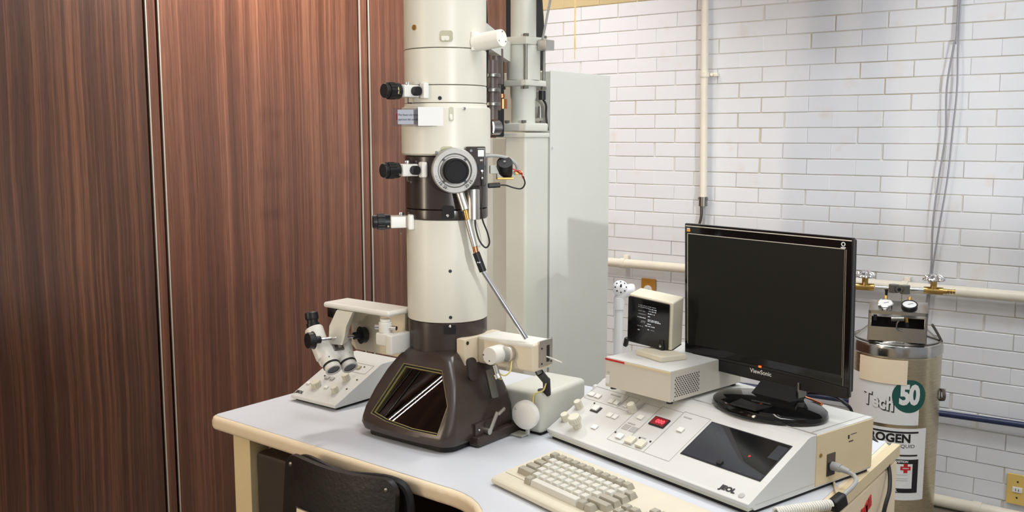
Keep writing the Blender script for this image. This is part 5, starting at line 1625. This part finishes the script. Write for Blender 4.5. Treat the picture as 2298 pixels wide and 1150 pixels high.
# sheet steel guard with window, two gauges
gd = MB(); PW = 0.0915
gd.span((-PW, -0.125, 0.724), (PW, -0.123, 0.772))
gd.span((-PW, -0.125, 0.772), (-PW + 0.008, -0.123, 0.824))
gd.span((PW - 0.008, -0.125, 0.772), (PW, -0.123, 0.824))
gd.span((-PW, -0.125, 0.815), (PW, -0.123, 0.826))
gd.span((-PW, -0.125, 0.722), (-PW + 0.002, -0.005, 0.826)); gd.span((PW - 0.002, -0.125, 0.722), (PW, -0.005, 0.826))
guard = part('guard', gd, 'plate_steel', tk, label='bent sheet steel valve guard')
GT = frame((0, -0.125, 0.826), (1, 0, 0), (0, 0.095, 0.044))
b = MB(); b.box((0, 0.048, 0.0), (2 * PW, 0.097, 0.002), rot=GT); part('gauge_panel', b, 'alu', guard)
b = MB(); b.box((0, -0.055, 0.79), (0.165, 0.05, 0.07)); part('inside', b, 'black_matte', guard)
for x, mt in ((-0.041, 'chrome'), (0.034, 'black')):
    gm = GT @ Matrix.Translation((x, 0.034, 0))
    b = MB(); b.lathe([(0.0255, -0.006), (0.0255, 0.010), (0.0225, 0.0115), (0.0215, 0.0085), (0.0, 0.0085)], 36, gm); g_ = part('gauge', b, mt, tk)
    b = MB(); b.lathe([(0.0215, 0.0086), (0.0, 0.0092)], 36, gm); part('gauge_face', b, 'label_white', g_)
    b = MB(); b.box((0.003, -0.002, 0.0098), (0.018, 0.0014, 0.0004), rot=gm @ Matrix.Rotation(0.5, 4, 'Z')); part('needle', b, 'print_black', g_)
    b = MB(); b.cyl(gm @ Vector((0, 0.026, 0.0)), gm @ Vector((0, 0.040, 0.010)), 0.006, seg=12); part('gauge_stem', b, 'brass', g_)
b = MB(); b.cyl((-0.02, -0.126, 0.800), (0.02, -0.126, 0.803), 0.008, seg=14); b.tube([(0.006, -0.128, 0.800), (-0.002, -0.132, 0.785), (0.000, -0.133, 0.768), (0.016, -0.132, 0.764)], 0.0026, 8); part('relief_valve', b, 'steel', guard)
b = MB(); b.cyl((0.026, -0.128, 0.808), (0.028, -0.128, 0.793), 0.006, seg=12); part('brass_nut', b, 'brass', guard)
b = MB(); b.cyl((0.028, -0.128, 0.793), (0.030, -0.128, 0.776), 0.008, 0.006, seg=12); b.box((-0.070, -0.128, 0.802), (0.012, 0.006, 0.022), 0.003); part('valve_cap', b, 'black', guard)
b = MB(); b.tube([(0.108, -0.04, 0.775), (0.125, -0.02, 0.745), (0.142, 0.0, 0.712)], 0.0045, 8); part('rod', b, 'steel', tk)

# manifold with two brass valves
MZ = 0.889
mf = MB(); mf.cyl((-0.076, -0.03, MZ), (0.076, -0.03, MZ), 0.0075, seg=18); man = part('manifold', mf, 'chrome', tk)
b = MB(); b.cyl((-0.018, -0.03, MZ - 0.014), (-0.018, -0.03, MZ + 0.014), 0.018, seg=6, bev=0.001); b.cyl((0.018, -0.03, MZ - 0.016), (0.018, -0.03, MZ + 0.013), 0.018, seg=6, bev=0.001); b.cyl((0, -0.048, MZ), (0, -0.01, MZ), 0.012, seg=8); part('manifold_block', b, 'steel', man)
b = MB(); b.cyl((-0.040, -0.035, MZ - 0.006), (-0.040, -0.035, MZ - 0.030), 0.006, 0.003, seg=10); b.cyl((0, -0.05, MZ), (0, -0.054, MZ), 0.006, seg=10); part('plug', b, 'black', man)
for x, s in ((-0.110, -1), (0.106, 1)):
    b = MB(); b.cyl((x - 0.030, -0.03, MZ), (x + 0.030, -0.03, MZ), 0.0125, seg=24, bev=0.001); b.cyl((x, -0.03, MZ), (x, -0.03, MZ + 0.018), 0.012, 0.010, seg=24); v_ = part('valve', b, 'brass', tk)
    b = MB(); b.cyl((x, -0.03, MZ + 0.016), (x, -0.03, MZ + 0.034), 0.0115, seg=6, bev=0.0008); part('valve_nut', b, 'brass', v_)
    b = MB()
    b.lathe([(0.010, 0.033), (0.028, 0.034), (0.0305, 0.038), (0.027, 0.044), (0.017, 0.049), (0.008, 0.053), (0.0, 0.0535)], 36, Matrix.Translation((x, -0.03, MZ)))
    for k in range(12):
        a = 2 * math.pi * k / 12
        b.tube([Vector((x, -0.03, MZ)) + Vector((math.cos(a) * q, math.sin(a) * q, z)) for q, z in ((0.012, 0.0525), (0.024, 0.0475), (0.0315, 0.039), (0.0315, 0.035))], 0.0034, 7, 3)
    part('hand_wheel', b, 'chrome', v_, label='scalloped chrome hand wheel')
b = MB(); b.cyl((0.134, -0.03, MZ), (0.148, -0.03, MZ), 0.0085, seg=16)
for k in range(3):
    b.cyl((0.148 + k * 0.0085, -0.03, MZ), (0.1555 + k * 0.0085, -0.03, MZ), 0.0062, 0.0084, seg=14)
part('hose_barb', b, 'brass', tk)

# ================================================================== CHAIR
ch = thing('wooden_chair', 'worn black chair with riveted plywood backrest standing in front of the desk', 'chair', (-1.371, 1.247, 0), 3.0)


def back_pt(x, z, off=0.0):
    # shallow hollow towards the sitter: bowed away from the desk in the middle
    return Vector((x, -0.014 * (1 - (x / 0.155) ** 2) + off - (0.762 - z) * 0.10, z))


poly = []
W2, ZT, ZB, RC_ = 0.150, 0.759, 0.52, 0.030
for cx_, cz_, a0 in ((W2 - RC_, ZT - RC_, 0), (-W2 + RC_, ZT - RC_, 90), (-W2 + RC_, ZB + RC_, 180), (W2 - RC_, ZB + RC_, 270)):
    for k in range(7):
        a = R(a0 + 15 * k)
        poly.append((cx_ + RC_ * math.cos(a), cz_ + RC_ * math.sin(a)))
b = MB()
tb = bmesh.new()
NX = 18
grid = {}
# strips between left and right outline, so the sheet can bend
zs = sorted(set([round(ZB + (ZT - ZB) * k / 16, 4) for k in range(17)] + [round(ZT - RC_ * (1 - math.sin(R(15 * k))), 4) for k in range(7)] + [round(ZB + RC_ * (1 - math.sin(R(15 * k))), 4) for k in range(7)]))


def halfw(z):
    if z > ZT - RC_:
        return W2 - RC_ + math.sqrt(max(0, RC_ ** 2 - (z - ZT + RC_) ** 2))
    if z < ZB + RC_:
        return W2 - RC_ + math.sqrt(max(0, RC_ ** 2 - (ZB + RC_ - z) ** 2))
    return W2


def topz(x, z):
    # the top edge dips a little in the middle
    return z - 0.006 * max(0, (z - 0.637) / 0.122) * (math.cos(math.pi * x / (2 * W2)) ** 2)


for iz, z in enumerate(zs):
    for ix in range(NX + 1):
        x = halfw(z) * (-1 + 2 * ix / NX)
        zz = topz(x, z)
        for s, off in ((0, -0.006), (1, 0.006)):
            grid[(iz, ix, s)] = tb.verts.new(back_pt(x, zz, off))
for iz in range(len(zs) - 1):
    for ix in range(NX):
        tb.faces.new((grid[(iz, ix, 0)], grid[(iz, ix + 1, 0)], grid[(iz + 1, ix + 1, 0)], grid[(iz + 1, ix, 0)]))
        tb.faces.new((grid[(iz, ix, 1)], grid[(iz + 1, ix, 1)], grid[(iz + 1, ix + 1, 1)], grid[(iz, ix + 1, 1)]))
    for ix, f in ((0, 0), (NX, 1)):
        q = (grid[(iz, ix, 0)], grid[(iz + 1, ix, 0)], grid[(iz + 1, ix, 1)], grid[(iz, ix, 1)])
        tb.faces.new(q if not f else tuple(reversed(q)))
for ix in range(NX):
    for iz in (0, len(zs) - 1):
        tb.faces.new((grid[(iz, ix, 0)], grid[(iz, ix, 1)], grid[(iz, ix + 1, 1)], grid[(iz, ix + 1, 0)]))
bmesh.ops.recalc_face_normals(tb, faces=tb.faces)
b._merge(tb)
bk = part('backrest', b, 'chair_black', ch, angle=45)
for x in (-0.131, 0.128):
    for z in (0.739, 0.552):
        p_ = back_pt(x, topz(x, z), -0.0062)
        b = MB(); b.lathe([(0.0050, 0), (0.0042, 0.0014), (0.0018, 0.0024), (0, 0.0026)], 16, frame(p_, (1, 0, 0), (0, 0, 1))); part('rivet', b, 'steel', bk)
b = MB(); b.tube([(-0.150, 0.004, 0.44), (-0.150, 0.010, 0.62), (-0.145, 0.018, 0.715), (-0.115, 0.016, 0.744), (0.0, 0.002, 0.739), (0.120, 0.012, 0.748), (0.156, 0.020, 0.720), (0.164, 0.012, 0.62), (0.166, 0.004, 0.44)], 0.010, 10, 6); part('back_frame', b, 'black', ch)
b = MB(); b.box((0, 0.17, 0.445), (0.36, 0.36, 0.018), 0.008); part('seat', b, 'chair_black', ch)
for sx in (-1, 1):
    for sy, y in ((-1, 0.0), (1, 0.33)):
        b = MB(); b.tube([(sx * 0.163, y + 0.004, 0.445), (sx * 0.172, y + sy * 0.03, 0.0)], 0.0105, 10, 1); part('leg', b, 'black', ch)
    b = MB(); b.tube([(sx * 0.168, -0.012, 0.2), (sx * 0.168, 0.345, 0.2)], 0.007, 8, 1); part('stretcher', b, 'black', ch)
# plastic sleeve with a printed sheet hung on the backrest
pk = thing('paper_sleeve', 'clear plastic sleeve holding a printed sheet on the chair back', 'sleeve', (-1.371, 1.247, 0.60), 3.0)
b = MB()
secs2 = []
for z in (0.09, 0.03, -0.05):
    row = []
    secs2.append(row)
tb = bmesh.new()
g2 = {}
for iz, z in enumerate((0.658, 0.62, 0.58, 0.55)):
    for ix in range(9):
        x = -0.100 + 0.130 * ix / 8
        g2[(iz, ix)] = tb.verts.new(back_pt(x, z - (x + 0.1) * 0.02, -0.0088) - Vector((0, 0, 0.60)))
for iz in range(3):
    for ix in range(8):
        tb.faces.new((g2[(iz, ix)], g2[(iz, ix + 1)], g2[(iz + 1, ix + 1)], g2[(iz + 1, ix)]))
b._merge(tb)
part('sheet', b, 'paper', pk)
b = MB(); b.tube([back_pt(x, 0.659 - (x + 0.1) * 0.02, -0.0095) - Vector((0, 0, 0.60)) for x in (-0.102, -0.06, -0.02, 0.032)], 0.0016, 6, 3); part('sleeve_edge', b, 'clear_film', pk)

# ================================================================== CABLES
b = MB(); b.tube([(-0.60, 2.085, 0.752), (-0.575, 2.06, 0.745), (-0.538, 2.005, 0.725), (-0.522, 1.965, 0.690), (-0.520, 1.93, 0.660), (-0.522, 1.90, 0.60), (-0.524, 1.88, 0.50), (-0.52, 1.87, 0.3)], 0.0042, 8)
solo('black_cable', b, 'black', 'black cable draped over the right end of the desk', 'cable', (-0.54, 2.0, 0.72))
lead = thing('mains_lead', 'grey mains lead plugged into the side of the console', 'cable', (-0.55, 1.80, 0.78))
b = MB(); b.cyl((-0.568, 1.739, 0.791), (-0.549, 1.734, 0.791), 0.0085, 0.0080, seg=16, bev=0.001); b.cyl((-0.549, 1.734, 0.791), (-0.532, 1.729, 0.789), 0.0066, 0.0050, seg=14); part('plug', b, 'grey_plastic', lead, world=True)
b = MB(); b.tube([(-0.534, 1.7295, 0.789), (-0.522, 1.723, 0.787), (-0.513, 1.708, 0.784), (-0.511, 1.685, 0.780), (-0.516, 1.660, 0.773), (-0.520, 1.648, 0.766)], 0.0042, 10); part('cord', b, 'grey_plastic', lead, world=True)
coil = thing('coiled_cable', 'cream coiled cable with a black ferrite lump by the console', 'cable', (-0.56, 1.65, 0.76))
b = MB(); b.box((-0.522, 1.640, 0.7615), (0.020, 0.034, 0.026), 0.006, Euler((0.35, 0, -0.35)).to_matrix().to_4x4(), 3); part('ferrite', b, 'black', coil, world=True)
b = MB()
pts = []
p0_, p1_ = Vector((-0.530, 1.622, 0.7610)), Vector((-0.592, 1.526, 0.7620))
d_ = (p1_ - p0_); L_ = d_.length; d_.normalize(); n1 = Vector((-d_.y, d_.x, 0))
for k in range(24 * 12 + 1):
    a = 2 * math.pi * k / 12
    pts.append(p0_ + d_ * L_ * k / (24 * 12) + n1 * 0.0078 * math.cos(a) + Vector((0, 0, 0.0078 * math.sin(a))))
b.tube(pts, 0.0024, 6, 1); part('cord', b, 'cable_white', coil, world=True)
b = MB(); b.tube([(-0.524, 1.655, 0.762), (-0.548, 1.71, 0.7535), (-0.575, 1.77, 0.7525), (-0.592, 1.79, 0.752)], 0.0028, 8); part('tail', b, 'tan_panel', coil, world=True)
for k, (pts, c, lab) in enumerate(((([(-0.735, 1.889, 0.8655), (-0.705, 1.900, 0.868), (-0.672, 1.898, 0.866), (-0.640, 1.882, 0.8645)]), 'copper', 'copper coloured lead on the console behind the monitor'),
                                   (([(-0.745, 1.905, 0.8655), (-0.69, 1.915, 0.872), (-0.635, 1.905, 0.880), (-0.600, 1.895, 0.872), (-0.585, 1.905, 0.845), (-0.583, 1.910, 0.757)]), 'black', 'black lead curving down behind the monitor'))):
    b = MB(); b.tube(pts, 0.0036, 8)
    solo('monitor_lead', b, c, lab, 'cable', pts[0])
b = MB(); b.tube([(-1.285, 2.05, 0.756), (-1.262, 2.05, 0.775), (-1.235, 2.03, 0.782), (-1.21, 1.99, 0.770), (-1.20, 1.95, 0.757)], 0.005, 10); b.sphere((-1.285, 2.05, 0.759), 0.008)
solo('looped_hose', b, 'cable_white', 'short pale looped hose behind the drive box', 'hose', (-1.24, 2.02, 0.752))
